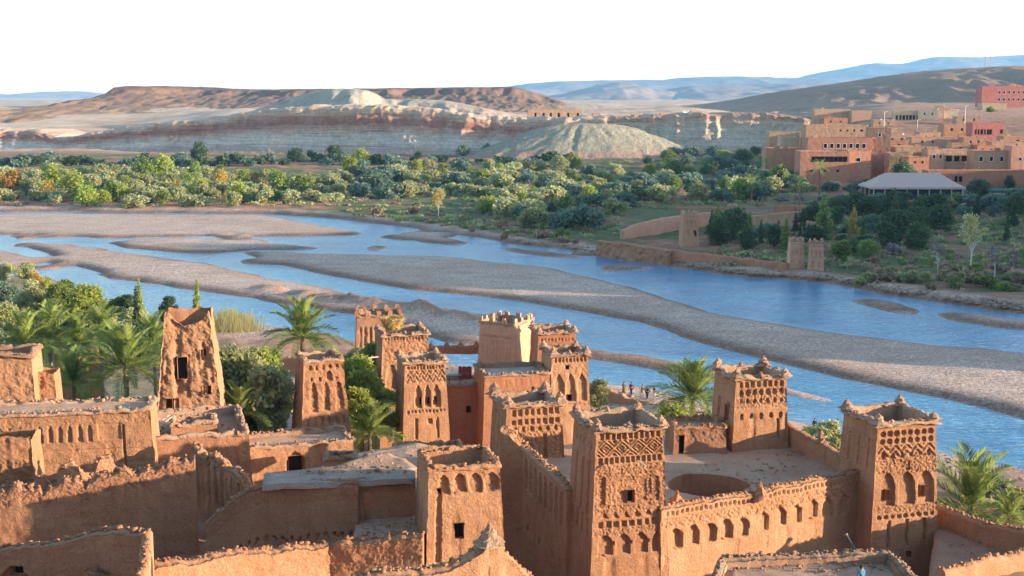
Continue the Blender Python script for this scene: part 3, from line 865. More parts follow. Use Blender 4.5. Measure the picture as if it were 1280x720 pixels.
def grove_b(u, v):
    if clear(u, v): return
    g = G(u, v); r = rnd.random(); dry = u < 600 and v < 245
    if r < (.45 if dry else .74): tree('olive_tree', 'olive', rnd.randrange(5), 'olive' if rnd.random() < .6 else 'bluegreen', g, (q := rnd.uniform(.6, 1.0)) * GB, '%s bushy olive, %s row of the river grove %s' % which(u, v, q, .6, 1.0, (228, 248), MK_B), 'olive tree', 'olive trees above the river bend')
    elif r < .86: tree('shrub', 'shrub', rnd.randrange(3), 'dry' if dry else rnd.choice(('dry', 'olive')), g, rnd.uniform(.9, 1.6) * 1.35, 'brown leafless bush between the olives above the river bend', 'shrub', 'dry bushes above the river bend')
    else: tree('broadleaf_tree', 'broad', rnd.randrange(3), rnd.choice(('green', 'lime')), g, (q := rnd.uniform(.4, .75)) * 1.6, '%s fresh green tree, %s row of the river grove %s' % which(u, v, q, .4, .75, (228, 248), MK_B), 'tree', 'leafy trees above the river bend')
scatter([(213, 440, 690, 17), (221, 440, 800, 16), (229, 440, 790, 17), (237, 430, 780, 18), (246, 440, 770, 19), (256, 590, 790, 20), (266, 600, 770, 22), (276, 640, 760, 24), (286, 655, 745, 26)], grove_b)

def grove_c(u, v):
    if clear(u, v): return
    g = G(u, v); r = rnd.random()
    if r < .62: tree('olive_tree', 'olive', rnd.randrange(5), rnd.choice(('bluegreen', 'olive')), g, (q := rnd.uniform(.7, 1.05)) * GB, '%s bluish olive, %s row of the shaded grove %s' % which(u, v, q, .7, 1.05, (215, 236), MK_C), 'olive tree', 'olive trees in the shade below the village')
    elif r < .85: tree('broadleaf_tree', 'broad', rnd.randrange(3), rnd.choice(('darkgreen', 'green')), g, (q := rnd.uniform(.5, .9)) * 1.6, '%s dark tree, %s row of the shaded grove %s' % which(u, v, q, .5, .9, (215, 236), MK_C), 'tree', 'dark trees below the village')
    else: tree('shrub', 'shrub', rnd.randrange(3), rnd.choice(('mauve', 'dry')), g, rnd.uniform(1.0, 1.8), 'leafless greyish thicket in the shaded grove below the village', 'shrub', 'bare thickets below the village')
scatter([(197, 780, 965, 18), (205, 800, 980, 18), (213, 810, 990, 18), (222, 800, 1000, 19), (231, 790, 1000, 20), (240, 780, 1010, 21), (250, 770, 960, 22), (252, 960, 1050, 20), (262, 1035, 1290, 19)], grove_c)

def grove_d(u, v):
    g = G(u, v); r = rnd.random()
    if r < .4: tree('broadleaf_tree', 'broad', rnd.randrange(3), 'darkgreen', g, (q := rnd.uniform(.6, 1.0)) * 1.35, '%s dense dark tree, %s row of the bank garden %s' % which(u, v, q, .6, 1.0, (278, 298), MK_D), 'tree', 'dark garden trees on the far bank')
    elif r < .72: tree('olive_tree', 'olive', rnd.randrange(5), 'bluegreen', g, (q := rnd.uniform(.7, 1.0)), '%s bluish garden olive, %s row of the bank garden %s' % which(u, v, q, .7, 1.0, (278, 298), MK_D), 'olive tree', 'garden olives on the far bank')
    elif r < .86: tree('cypress_tree', 'cypress', rnd.randrange(3), 'darkgreen', g, (q := rnd.uniform(.7, 1.1)), '%s pointed dark conifer, %s row of the bank garden %s' % which(u, v, q, .7, 1.1, (278, 298), MK_D), 'conifer', 'pointed conifers on the far bank')
    else: tree('shrub', 'shrub', rnd.randrange(3), rnd.choice(('green', 'darkgreen')), g, rnd.uniform(1.0, 1.7), 'round green bush in the garden on the far bank', 'shrub', 'garden bushes on the far bank')
scatter([(270, 1040, 1300, 26), (280, 1035, 1190, 26), (281, 1240, 1300, 30), (291, 890, 1180, 27), (300, 880, 1180, 28), (309, 890, 985, 28), (312, 1040, 1150, 32)], grove_d)
def bank_shrub(u, v):
    g = G(u, v)
    tree('shrub', 'shrub', rnd.randrange(3), rnd.choice(('dry', 'dry', 'dry', 'olive', 'green')), g, (q := rnd.uniform(.8, 1.7)), '%s brown straggly scrub, %s line of the far river bank %s' % which(u, v, q, .8, 1.7, (300, 352), [(-99, 'at the bend'), (690, 'by the stone wall'), (1060, 'before the garden'), (1170, 'below the white tree')]), 'shrub', 'scrub along the far bank')
scatter([(352, 1060, 1290, 21), (362, 1150, 1290, 24), (342, 1070, 1290, 34), (288, 560, 640, 30), (297, 620, 720, 30), (306, 700, 745, 24), (267, 440, 560, 40)], bank_shrub)
# low growth filling the floor of the groves
def undergrowth():
    q = np.random.default_rng(5); C, Sz = [], []
    for (ua, ub, va, vb, n) in [(-20, 440, 218, 258, 420), (430, 780, 210, 296, 620), (770, 1000, 200, 262, 420), (1000, 1300, 248, 300, 300), (890, 1300, 285, 335, 420)]:
        for _ in range(n):
            u, v = q.uniform(ua, ub), q.uniform(va, vb)
            if clear(u, v) and not (u > 1000 and v > 300) and not (u > 890 and v > 284): continue
            g = G(u, v); r = q.uniform(.6, 1.7)
            k = 34; d = q.normal(size=(k, 3)); d /= np.linalg.norm(d, axis=1, keepdims=True); d[:, 2] = np.abs(d[:, 2]) * .8
            C.append(np.array(g) + d * r * q.uniform(.6, 1, (k, 1)) * np.array([1.4, 1.4, .9])); Sz.append(np.full(k, .55) * q.uniform(.6, 1.4, k))
    C = np.concatenate(C); Sz = np.concatenate(Sz); Nn = q.normal(size=C.shape) + [0, -.2, .6]; Nn /= np.linalg.norm(Nn, axis=1, keepdims=True)
    V, Q = leaf_quads(C, Nn, Sz, 1.5, q)
    o = mesh_np('undergrowth', V, Q, [M['grass'], M['olive'], M['dry']], midx=np.repeat(q.integers(0, 3, len(Q) // 34 + 1), 34)[:len(Q)])
    tag(o, 'low scrubby undergrowth between the trees of the groves', None, None, 'stuff')
undergrowth()
# foot of the cliffs
def foot(u, v):
    g = G(u, v)
    tree('shrub', 'shrub', rnd.randrange(3), rnd.choice(('darkgreen', 'bluegreen')), g, (q := rnd.uniform(1.2, 2.4)) * 1.6, '%s dark bush in the %s line at the cliff foot %s' % which(u, v, q, 1.2, 2.4, (203, 206), [(-99, 'below the mesa flank'), (130, 'by the lone dark tree'), (330, 'below the pale hill'), (480, 'by the flat-topped tree'), (600, 'by the marl mound')]), 'shrub', 'bushes along the cliff foot')
scatter([(206, -10, 130, 9), (207, 130, 330, 13), (204, 330, 720, 17)], foot)
for (u, v, sc, mt, lb) in [(250, 196, 1.25, 'darkgreen', 'dark tree standing alone against the pale cliff gully'), (176, 203, 1.0, 'darkgreen', 'dark palm-like tree at the cliff foot above the golden trees'),
                           (370, 198, 1.0, 'darkgreen', 'low dark tree at the cliff foot, first of three'), (418, 197, 1.15, 'darkgreen', 'broad dark tree at the cliff foot beside the yellow-green one'),
                           (451, 202, 1.2, 'lime', 'yellow-green tree at the cliff foot below the pale hill'), (523, 194, .6, 'darkgreen', 'small flat-topped tree alone at the cliff foot'),
                           (853, 182, .85, 'darkgreen', 'dark tree at the edge of the marl mound'), (908, 183, .6, 'darkgreen', 'small dark bush under the right cliff'),
                           (580, 192, .9, 'bluegreen', 'bluish tree at the cliff foot, start of the dark row'), (610, 192, 1.0, 'darkgreen', 'dark bushy tree in the row at the cliff foot'), (632, 193, 1.0, 'bluegreen', 'bluish bushy tree ending the row by the marl mound')]:
    q = G(u, v + 4)
    tree('lone_tree', 'broad', rnd.randrange(3), mt, q, sc * 1.25, lb, 'tree', None)
for (u, v, sc, mt, lb) in [(14, 237, 1.15, 'gold', 'tall golden autumn tree at the near edge of the grove'), (62, 243, .9, 'gold', 'shorter orange-gold tree beside the yellow-green ones'), (68, 236, 1.1, 'lime', 'yellow-green tree behind the orange-gold one'),
                           (92, 241, 1.15, 'lime', 'broad yellow-green tree next to the orange-gold one'), (112, 246, .8, 'green', 'green tree at the grove edge beside the yellow-green pair'),
                           (275, 225, .7, 'gold', 'golden crowned tree above the bare earth of the grove'), (437, 212, .9, 'lime', 'pale yellow-green tree beside the dirt track'), (715, 205, 1.0, 'lime', 'round yellow-green tree beside the green field'), (700, 206, 1.0, 'olive', 'olive coloured tree beside the green field'), (905, 197, 1.0, 'lime', 'bright yellow-green tree above the shaded grove'), (180, 219, 1.1, 'green', 'tall rounded green tree in the middle of the grove'), (205, 217, 1.15, 'lime', 'pale tree beside the tall rounded green one')]:
    tree('grove_tree', 'broad', rnd.randrange(3), mt, G(u, v + 6), sc * 1.4, lb, 'tree', None)
for (u, v, Y, sc, lb) in [(958, 206, 560, 1.5, 'palm with a sunlit crown left of the red hotel'), (1025, 212, 480, 1.6, 'palm in front of the hotel terrace'), (968, 192, 600, 1.3, 'palm behind the sunlit one left of the hotel'), (940, 232, 470, 1.7, 'broad palm in the shaded grove below the hotel'),
                          (1120, 205, 545, 1.9, 'dark palm standing before the brown village houses'), (157, 203, 700, 1.4, 'thin palm rising over the sunlit olives'), (276, 216, 640, 1.3, 'yellow-green palm on the bare earth of the grove'), (1000, 232, 440, 1.6, 'palm beside the olives above the garden walls')]:
    far_palm(u, v, Y, lb, None, sc)
for (u, v, sc, mt, lb) in [(897, 302, 1.25, 'green', 'tall conifer with a sunlit tip beside the square bank tower'), (916, 300, 1.0, 'darkgreen', 'dark conifer behind the tall sunlit-tipped one'), (937, 305, 1.15, 'green', 'slim cypress by the ornate garden gate'), (951, 306, .8, 'darkgreen', 'short dark conifer right of the slim cypress'),
                           (982, 312, 1.0, 'green', 'light green conifer before the long garden wall'), (1000, 306, .8, 'darkgreen', 'dark conifer behind the pair of bank towers'), (1028, 300, 1.7, 'green', 'tallest cypress, rising over the end of the garden wall'), (1066, 296, 1.15, 'gold', 'conifer with a golden sunlit tip in the garden'),  # golden-tipped conifer: sunlight on the tip is put into its leaf colour
                           (1078, 298, .9, 'green', 'small green cypress next to the golden-tipped conifer'), (1038, 300, .7, 'green', 'little cypress at the foot of the tallest one'), (1118, 294, 1.35, 'darkgreen', 'broad dark conifer in the middle of the garden'), (1151, 300, 1.1, 'darkgreen', 'dark conifer between the pavilion and the bare white tree'), (1258, 300, 1.0, 'darkgreen', 'slim dark conifer right of the bare white tree')]:
    tree('cypress_tree', 'column' if sc < .95 or 'slim' in lb else 'cypress', rnd.randrange(3), mt, G(u, v), sc, lb, 'conifer', None)
for (u, v, sc, mt, lb) in [(1052, 325, .8, 'green', 'round green tree right of the pair of bank towers'), (1085, 322, .85, 'green', 'round green bush-like tree in the garden corner'), (1065, 318, .7, 'darkgreen', 'dark rounded tree behind the garden corner'), (1195, 358, .55, 'olive', 'olive coloured bush on the bank before the white tree'), (1222, 350, .5, 'green', 'green bush on the bank right of the white tree trunks'), (672, 284, .9, 'olive', 'big pale olive at the grove edge above the river'), (720, 285, 1.0, 'olive', 'big olive nearest the pink rampart')]:
    tree('bank_tree', 'broad', rnd.randrange(3), mt, G(u, v), sc, lb, 'tree', None)
# bare trees on the far bank
tree('birch_like_tree', 'airy', 0, 'reed', G(1213, 334), 1.02, 'bare white-trunked tree with a golden sunlit top', 'tree', None, 'whitebark')
tree('bare_tree', 'airy', 1, 'mauve', G(1243, 346), .62, 'small bare pale-stemmed tree right of the white-trunked one', 'tree', None, 'whitebark')
tree('bare_tree', 'airy', 1, 'mauve', G(1265, 348), .5, 'smallest bare pale-stemmed tree near the bank end', 'tree', None, 'whitebark')
tree('bare_tree', 'airy', 2, 'mauve', G(1172, 338), .55, 'thin leafless sapling in the green garden plot', 'tree', None, 'whitebark')
tree('bare_tree', 'airy', 2, 'gold', G(548, 270), .7, 'pale leafless poplar on the bank by the river bend', 'tree', None, 'whitebark')
for (u, v, lb) in [(1118, 318, 'mauve-grey leafless thicket in the garden'), (1140, 310, 'taller grey leafless thicket behind the mauve one'), (1088, 338, 'rust-brown thicket on the bank edge')]:
    tree('bare_thicket', 'shrub', 1, 'dry' if 'rust' in lb else 'mauve', G(u, v), 1.7, lb, 'thicket', None)

# ------------------------------------------------------------------ mud architecture builders
def cellshape(kind, cx, cz):
    """cx in -1..1 across, cz 0 (top) .. 1 (bottom); inside?"""
    if kind == 'rect': return (np.abs(cx) < 1)
    if kind == 'arch': return np.abs(cx) < np.sqrt(np.clip(cz / .35, 0, 1))
    if kind == 'point': return np.abs(cx) < np.clip(cz / .32, 0, 1)
    if kind == 'step': return np.abs(cx) < np.where(cz < .16, .35, np.where(cz < .32, .7, 1))
    if kind == 'tri': return np.abs(cx) < cz
    if kind == 'disc': return cx * cx + (2 * cz - 1) ** 2 < 1
    if kind == 'dia': return np.abs(cx) + np.abs(2 * cz - 1) < 1
    return np.abs(cx) < 1

def relief(ops, x, z, w, seed):
    """depth cut into a wall face at x metres from its left end, z metres below its top"""
    d = np.zeros_like(x)
    jx = .02 * vn(x * 2.2, z * 2.2, seed=seed); jz = .025 * vn(x * 2.2, z * 2.2, seed=seed + 1)
    x = x + jx; z = z + jz
    for op in ops:
        k = op[0]
        if k == 'row':      # kind, z, h, n, fill, depth, x0, x1
            _, kd, z0, h, n, fill, dp, a, c = op
            a, c = a * w, c * w; p_ = (c - a) / n
            t = (x - a) / p_; i = np.floor(t)
            var = 1 + .22 * (_h(i.astype(np.int64), i.astype(np.int64) * 0 + n, i.astype(np.int64) * 0, seed) - .5)
            cx = (t - i - .5) * 2 / fill / var; cz = (z - z0) / h
            m = (t > 0) & (t < n) & (cz > 0) & (cz < 1) & cellshape(kd, cx, cz)
            d = np.where(m, np.maximum(d, dp * var), d)
        elif k == 'one':    # kind, cx (m), z, w, h, depth
            _, kd, cx0, z0, ww, h, dp = op
            cx = (x - cx0) / (ww / 2); cz = (z - z0) / h
            m = (cz > 0) & (cz < 1) & cellshape(kd, cx, cz)
            d = np.where(m, d + dp, d)
        elif k == 'lattice':   # z, h, n, depth, x0, x1 : nested diamonds
            _, z0, h, n, dp, a, c = op
            a, c = a * w, c * w
            t = (x - a) / ((c - a) / n); cx = np.abs((t % 1) - .5) * 2; cz = np.abs((z - z0) / h - .5) * 2
            r = cx + cz
            line = (np.abs(r - 1) < .16) | (np.abs(r - .5) < .12) | (r < .12) | (np.abs(r - 1.5) < .14)
            m = (t > 0) & (t < n) & (cz < 1)
            d = np.where(m & ~line, np.maximum(d, dp), d)
        elif k == 'zig':    # z, h, n, depth, x0, x1
            _, z0, h, n, dp, a, c = op
            a, c = a * w, c * w
            t = (x - a) / ((c - a) / n); y = np.abs((t % 1) - .5) * 2; cz = (z - z0) / h
            line = np.abs(((cz * 2 - y) % 1.0) - .5) < .27
            m = (t > 0) & (t < n) & (cz > 0) & (cz < 1)
            d = np.where(m & ~line, np.maximum(d, dp), d)
        elif k == 'lump':   # z, h, amp, scale : worn honeycomb
            _, z0, h, am, sc = op
            m = ss(z0 - .1, z0 + .1, z) * (1 - ss(z0 + h - .1, z0 + h + .1, z))
            d = d + m * am * .62 * ss(.05, .5, np.abs(fbm(x * sc * 1.5, z * sc * 1.5, o=3, seed=seed + 3)))
        elif k == 'band':
            _, z0, h, dp = op
            d = np.where((z > z0) & (z < z0 + h), d + dp, d)
        elif k == 'drip':   # z, h, depth : run-off channels
            _, z0, h, dp = op
            f = vn(x * 1.9, z * .25, seed=seed + 4)
            d = d + dp * np.clip(f * 2 - .2, 0, 1) * ss(z0, z0 + .3, z) * (1 - ss(z0 + h - .6, z0 + h, z))
    return d

def wobble(V, amp, sc, seed):
    x, y, z = V[:, 0] * sc, V[:, 1] * sc, V[:, 2] * sc
    D = np.stack([fbm(x, y, z, 3, seed + 11), fbm(x, y, z, 3, seed + 23), fbm(x, y, z, 2, seed + 37) * .6], 1)
    return V + D * amp

class Shell:
    def __init__(s): s.V = []; s.Q = []; s.n = 0
    def grid(s, V, keep=None):
        a, c = V.shape[:2]
        ii = np.arange(a * c).reshape(a, c) + s.n
        Q = np.stack([ii[:-1, :-1], ii[:-1, 1:], ii[1:, 1:], ii[1:, :-1]], -1)
        if keep is not None: Q = Q[keep]
        s.V.append(V.reshape(-1, 3)); s.Q.append(Q.reshape(-1, 4)); s.n += a * c
    def build(s, name, material, parent, seed, amp, sc=1.2, smooth=False):
        V = wobble(np.concatenate(s.V), amp, sc, seed)
        return mesh_np(name, V, np.concatenate(s.Q), material, parent, smooth)

SEED = [500]
def opening(parent, A, ex, inn, cx, z, w, h, frame=None):
    """a hole: side walls and a dark back, as one window part"""
    mb = MB(); dpt = .55
    c0 = A + ex * (cx - w / 2) + Vector((0, 0, -z)); c1 = A + ex * (cx + w / 2) + Vector((0, 0, -z))
    dn = Vector((0, 0, -h)); i0 = inn * .03; i1 = inn * dpt
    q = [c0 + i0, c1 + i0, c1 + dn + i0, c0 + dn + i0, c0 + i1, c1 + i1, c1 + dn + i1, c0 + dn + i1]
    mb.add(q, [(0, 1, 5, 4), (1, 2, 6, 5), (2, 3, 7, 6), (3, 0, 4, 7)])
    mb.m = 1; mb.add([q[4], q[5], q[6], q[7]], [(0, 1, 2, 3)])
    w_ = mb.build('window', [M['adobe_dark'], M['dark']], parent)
    if frame is not None:
        fb = MB(); t = .07
        o_ = -inn * .04
        for (a, c) in ((c0, c1), (c0 + dn, c1 + dn), (c0, c0 + dn), (c1, c1 + dn)): fb.tube(a + o_, c + o_, t, t, 4)
        link('frame', fb.data('frame', frame), w_)
    return w_

def lump(name, r, h, steps, seed, material, parent, loc):
    """weathered, crumbling corner cone"""
    mb = MB(); q = random.Random(seed); n, k = (18, 13) if name == 'weathered_spike' else (10, 7)
    rows = []
    for a in range(k + 1):
        f = a / k; rr = r * (1 - f) ** 1.15 * (1.15 - .25 * math.sin(f * 6.28 * max(1, steps) * .5)) + .035
        row = []
        for b_ in range(n):
            t = 6.283 * b_ / n; j = 1 + q.uniform(-.28, .28) * (.7 if k > 7 else 1)
            row.append((rr * j * math.cos(t) + f * q.uniform(-.05, .05), rr * j * math.sin(t), -.12 + (h + .12) * f + q.uniform(-.04, .04) * h))
        rows += row
    fs = [(a * n + b_, a * n + (b_ + 1) % n, (a + 1) * n + (b_ + 1) % n, (a + 1) * n + b_) for a in range(k) for b_ in range(n)]
    mb.add(rows, fs + [tuple(k * n + b_ for b_ in range(n))])
    return mb.build(name, material, parent, loc)

def rim_stones(parent, pts, nrm, inset, z, material, seed):
    """clods and pebbles lying along a worn rim"""
    q = np.random.default_rng(seed); pts, nrm = np.array(pts), np.array(nrm); n = int(len(pts) * 1.6)
    k = q.integers(0, len(pts) - 1, n); f = q.random((n, 1))
    C = pts[k] * (1 - f) + pts[k + 1] * f + nrm[k] * (inset + q.uniform(-.16, .3, (n, 1)))
    C[:, 2] += z + q.uniform(-.08, .10, n)
    r = q.uniform(.035, .10, (n, 1, 1)) * np.where(q.random((n, 1, 1)) < .15, 1.8, 1)
    b_ = np.array([(x, y, zz) for zz in (-.7, .7) for x, y in ((-1, -1), (1, -1), (1, 1), (-1, 1))], float)
    V = C[:, None, :] + b_[None] * r * q.uniform(.5, 1.25, (n, 8, 3))
    F = np.array([(3, 2, 1, 0), (4, 5, 6, 7), (0, 1, 5, 4), (1, 2, 6, 5), (2, 3, 7, 6), (3, 0, 4, 7)])
    Q = (F[None] + np.arange(n)[:, None, None] * 8).reshape(-1, 4)
    return tag(mesh_np('rim_clods', V.reshape(-1, 3), Q, material, parent), kind='stuff')

def block(label, top, rot, wf, wl, h, name='mud_tower', cat='tower', group=None, bat=.045, front=(), left=(), right=(), wins=(), lwins=(), rwins=(), rim='cornice', merlon=.55, res=.085,
          material='adobe', amp=.022, rimmat='rim', roofmat='roof', tops=None, over=.26, roofdrop=.9, steps=2, midmer=True, winframe=None, ramp_=0.016):
    """a mud building: four battered relief faces, rim, roof, corner cones, openings.
    top = front-left top corner; rot turns the front (degrees, anticlockwise)"""
    SEED[0] += 13; sd_ = SEED[0]
    top = Vector(top); e1 = Vector((math.cos(R(rot)), math.sin(R(rot)), 0)); e2 = Vector((-e1.y, e1.x, 0))
    ctr = top + e1 * wf / 2 + e2 * wl / 2
    root = empty(name, (ctr.x, ctr.y, top.z - h)); tag(root, label, cat, group)
    off = root.location.copy()
    T0 = top - off
    sh = Shell()
    cor = [T0, T0 + e1 * wf, T0 + e1 * wf + e2 * wl, T0 + e2 * wl]
    out = [-e1 - e2, e1 - e2, e1 + e2, -e1 + e2]
    faces = [(0, 1, e2, front, wins, wf, res), (1, 2, -e1, right, rwins, wl, res), (2, 3, -e2, (), (), wf, max(res, .3)), (3, 0, e1, left, lwins, wl, res)]
    for fi, (a, c, inn, ops, ws, w, rs) in enumerate(faces):
        nu, nv = max(int(w / rs), 3), max(int(h / rs), 3)
        X, Z = np.meshgrid(np.linspace(0, w, nu + 1), np.linspace(0, h, nv + 1))
        s_ = X / w
        edge = np.minimum(ss(0, rs * 1.6, X), ss(0, rs * 1.6, w - X))
        dep = relief(ops, X, Z, w, sd_ + fi) * edge + ramp_ * fbm(X * 1.7, Z * 1.7, o=4, seed=sd_ + 50 + fi) * edge
        Zt = Z
        if tops is not None:     # ruined top edge
            tp = tops.get('frbl'[fi], 0)
            f = np.interp(s_, np.linspace(0, 1, len(tp)), tp) if isinstance(tp, (list, tuple)) else tp
            f = f + .18 * fbm(X * 1.3, X * 0, o=3, seed=sd_ + fi)
            Zt = np.maximum(Z, f * ((h - Z) / h) ** 0 * (Z < f) + Z * (Z >= f))
        pa, pc = np.array(cor[a]), np.array(cor[c]); oa, oc = np.array(out[a]), np.array(out[c])
        A_ = pa + oa * (bat * Z)[..., None]; C_ = pc + oc * (bat * Z)[..., None]
        Vv = A_ + (C_ - A_) * s_[..., None] + np.array(inn) * dep[..., None]
        Vv[..., 2] = pa[2] - Zt
        keep = np.ones((nv, nu), bool)
        Xc, Zc = (X[:-1, :-1] + X[1:, 1:]) / 2, (Z[:-1, :-1] + Z[1:, 1:]) / 2
        ex = Vector(cor[c] - cor[a]).normalized()
        for (cx, z, ww, hh) in ws:
            keep &= ~((np.abs(Xc - cx) < ww / 2) & (Zc > z) & (Zc < z + hh))
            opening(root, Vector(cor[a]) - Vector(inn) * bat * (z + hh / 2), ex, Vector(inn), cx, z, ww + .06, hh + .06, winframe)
        sh.grid(Vv, keep)
    sh.build('wall', M[material], root, sd_, amp, 1.7)
    # roof
    if rim is not None and roofdrop is not None:
        n = max(4, int(max(wf, wl) / .5)); gx, gy = np.meshgrid(np.linspace(.04, .96, n), np.linspace(.04, .96, n))
        Vv = np.array(T0) + np.array(e1) * (gx * wf)[..., None] + np.array(e2) * (gy * wl)[..., None]
        Vv[..., 2] += -roofdrop + .08 * fbm(gx * 4, gy * 4, o=3, seed=sd_)
        r2 = Shell(); r2.grid(Vv); r2.build('roof', M[roofmat], root, sd_, .05)
    if rim in ('cornice', 'para', 'flat', 'cren'):
        # closed ring section: (outward offset, z)
        if rim == 'cornice': prof = [(-.02, -.12), (over * .6, -.03), (over, .02), (over + .02, .10), (over * .5, .17), (.05, .2), (-.02, .30), (-.28, .31), (-.36, .15), (-.38, -roofdrop - .1)]
        elif rim == 'para': prof = [(-.02, -.05), (.06, .0), (.07, .16), (-.02, .27), (-.22, .28), (-.32, .15), (-.34, -roofdrop - .1)]
        elif rim == 'cren': prof = [(-.02, -.05), (.03, .0), (.03, .25), (-.02, .3), (-.30, .3), (-.34, .2), (-.36, -roofdrop - .1)]
        else: prof = [(-.02, -.12), (over, -.05), (over + .02, .10), (over * .4, .17), (-.25, .17), (-.35, .10), (-.37, -roofdrop - .05)]
        ring = Shell(); pts, nrm = [], []
        for i in range(4):
            a, c = cor[i], cor[(i + 1) % 4]; oa, oc = out[i], out[(i + 1) % 4]
            n = max(6, int((c - a).length / max(.22, res * 1.5)))
            for k in range(n):
                f = k / n; pts.append(a.lerp(c, f)); q = oa.lerp(oc, f)
                nrm.append(q if f == 0 else (oa + oc) * .5)
        pts = np.array([tuple(q) for q in pts]); nrm = np.array([tuple(q) for q in nrm])
        pts = np.concatenate([pts, pts[:1]]); nrm = np.concatenate([nrm, nrm[:1]])
        g = pts + off[:]
        jag = 1 + .35 * fbm(g[:, 0] * 1.6, g[:, 1] * 1.6, o=3, seed=sd_ + 7)
        top_j = .16 * fbm(g[:, 0] * 1.5, g[:, 1] * 1.1, o=4, seed=sd_ + 9)
        rows = []
        for (o_, z) in prof:
            q = pts + nrm * (o_ * (jag[:, None] if o_ > .1 else 1)); q[:, 2] += z + top_j * (z > -.2) * (1 if z > 0 else .5)
            rows.append(q)
        ring.grid(np.stack(rows, 0)); ring.build('cornice' if rim == 'cornice' else 'parapet', M[rimmat], root, sd_, .09, 4.2)
        if res < .14: rim_stones(root, [tuple(a_) for a_ in pts], [tuple(n_) for n_ in nrm], -.24 if rim != 'cornice' else -.1, .24 if rim == 'cornice' else .2, M[rimmat], sd_)
        if merlon and rim != 'cren':
            for i in range(4):
                lump('merlon', merlon * .75, merlon * rnd.uniform(.55, 1.05), steps, sd_ + i, M[rimmat], root, cor[i] - out[i] * .12 + Vector((0, 0, .34 if rim == 'cornice' else .2)))
            if midmer:
                for i in (0, 2):
                    for f in (.5,):
                        lump('merlon', merlon * .42, merlon * .35, 1, sd_ + 9 + i, M[rimmat], root, cor[i].lerp(cor[(i + 1) % 4], f) - Vector(faces[i][2]) * -.15 + Vector((0, 0, .36)))
        if rim == 'cren':
            for i in range(4):
                n = max(2, int((cor[(i + 1) % 4] - cor[i]).length / 1.15))
                for k in range(n):
                    f = (k + .25) / n if i else k / n
                    q = cor[i].lerp(cor[(i + 1) % 4], f) + Vector(faces[i][2]) * .15
                    mb = MB(); mb.box((0, 0, .32), (.55, .34, .7), R(rot) + (math.pi / 2 if i % 2 else 0), .8)
                    mb.V = [tuple(Vector(v) + Vector((rnd.uniform(-.05, .05), rnd.uniform(-.05, .05), rnd.uniform(-.12, .06)))) for v in mb.V]
                    mb.build('merlon', M[material], root, q + Vector((0, 0, .15)))
    return root

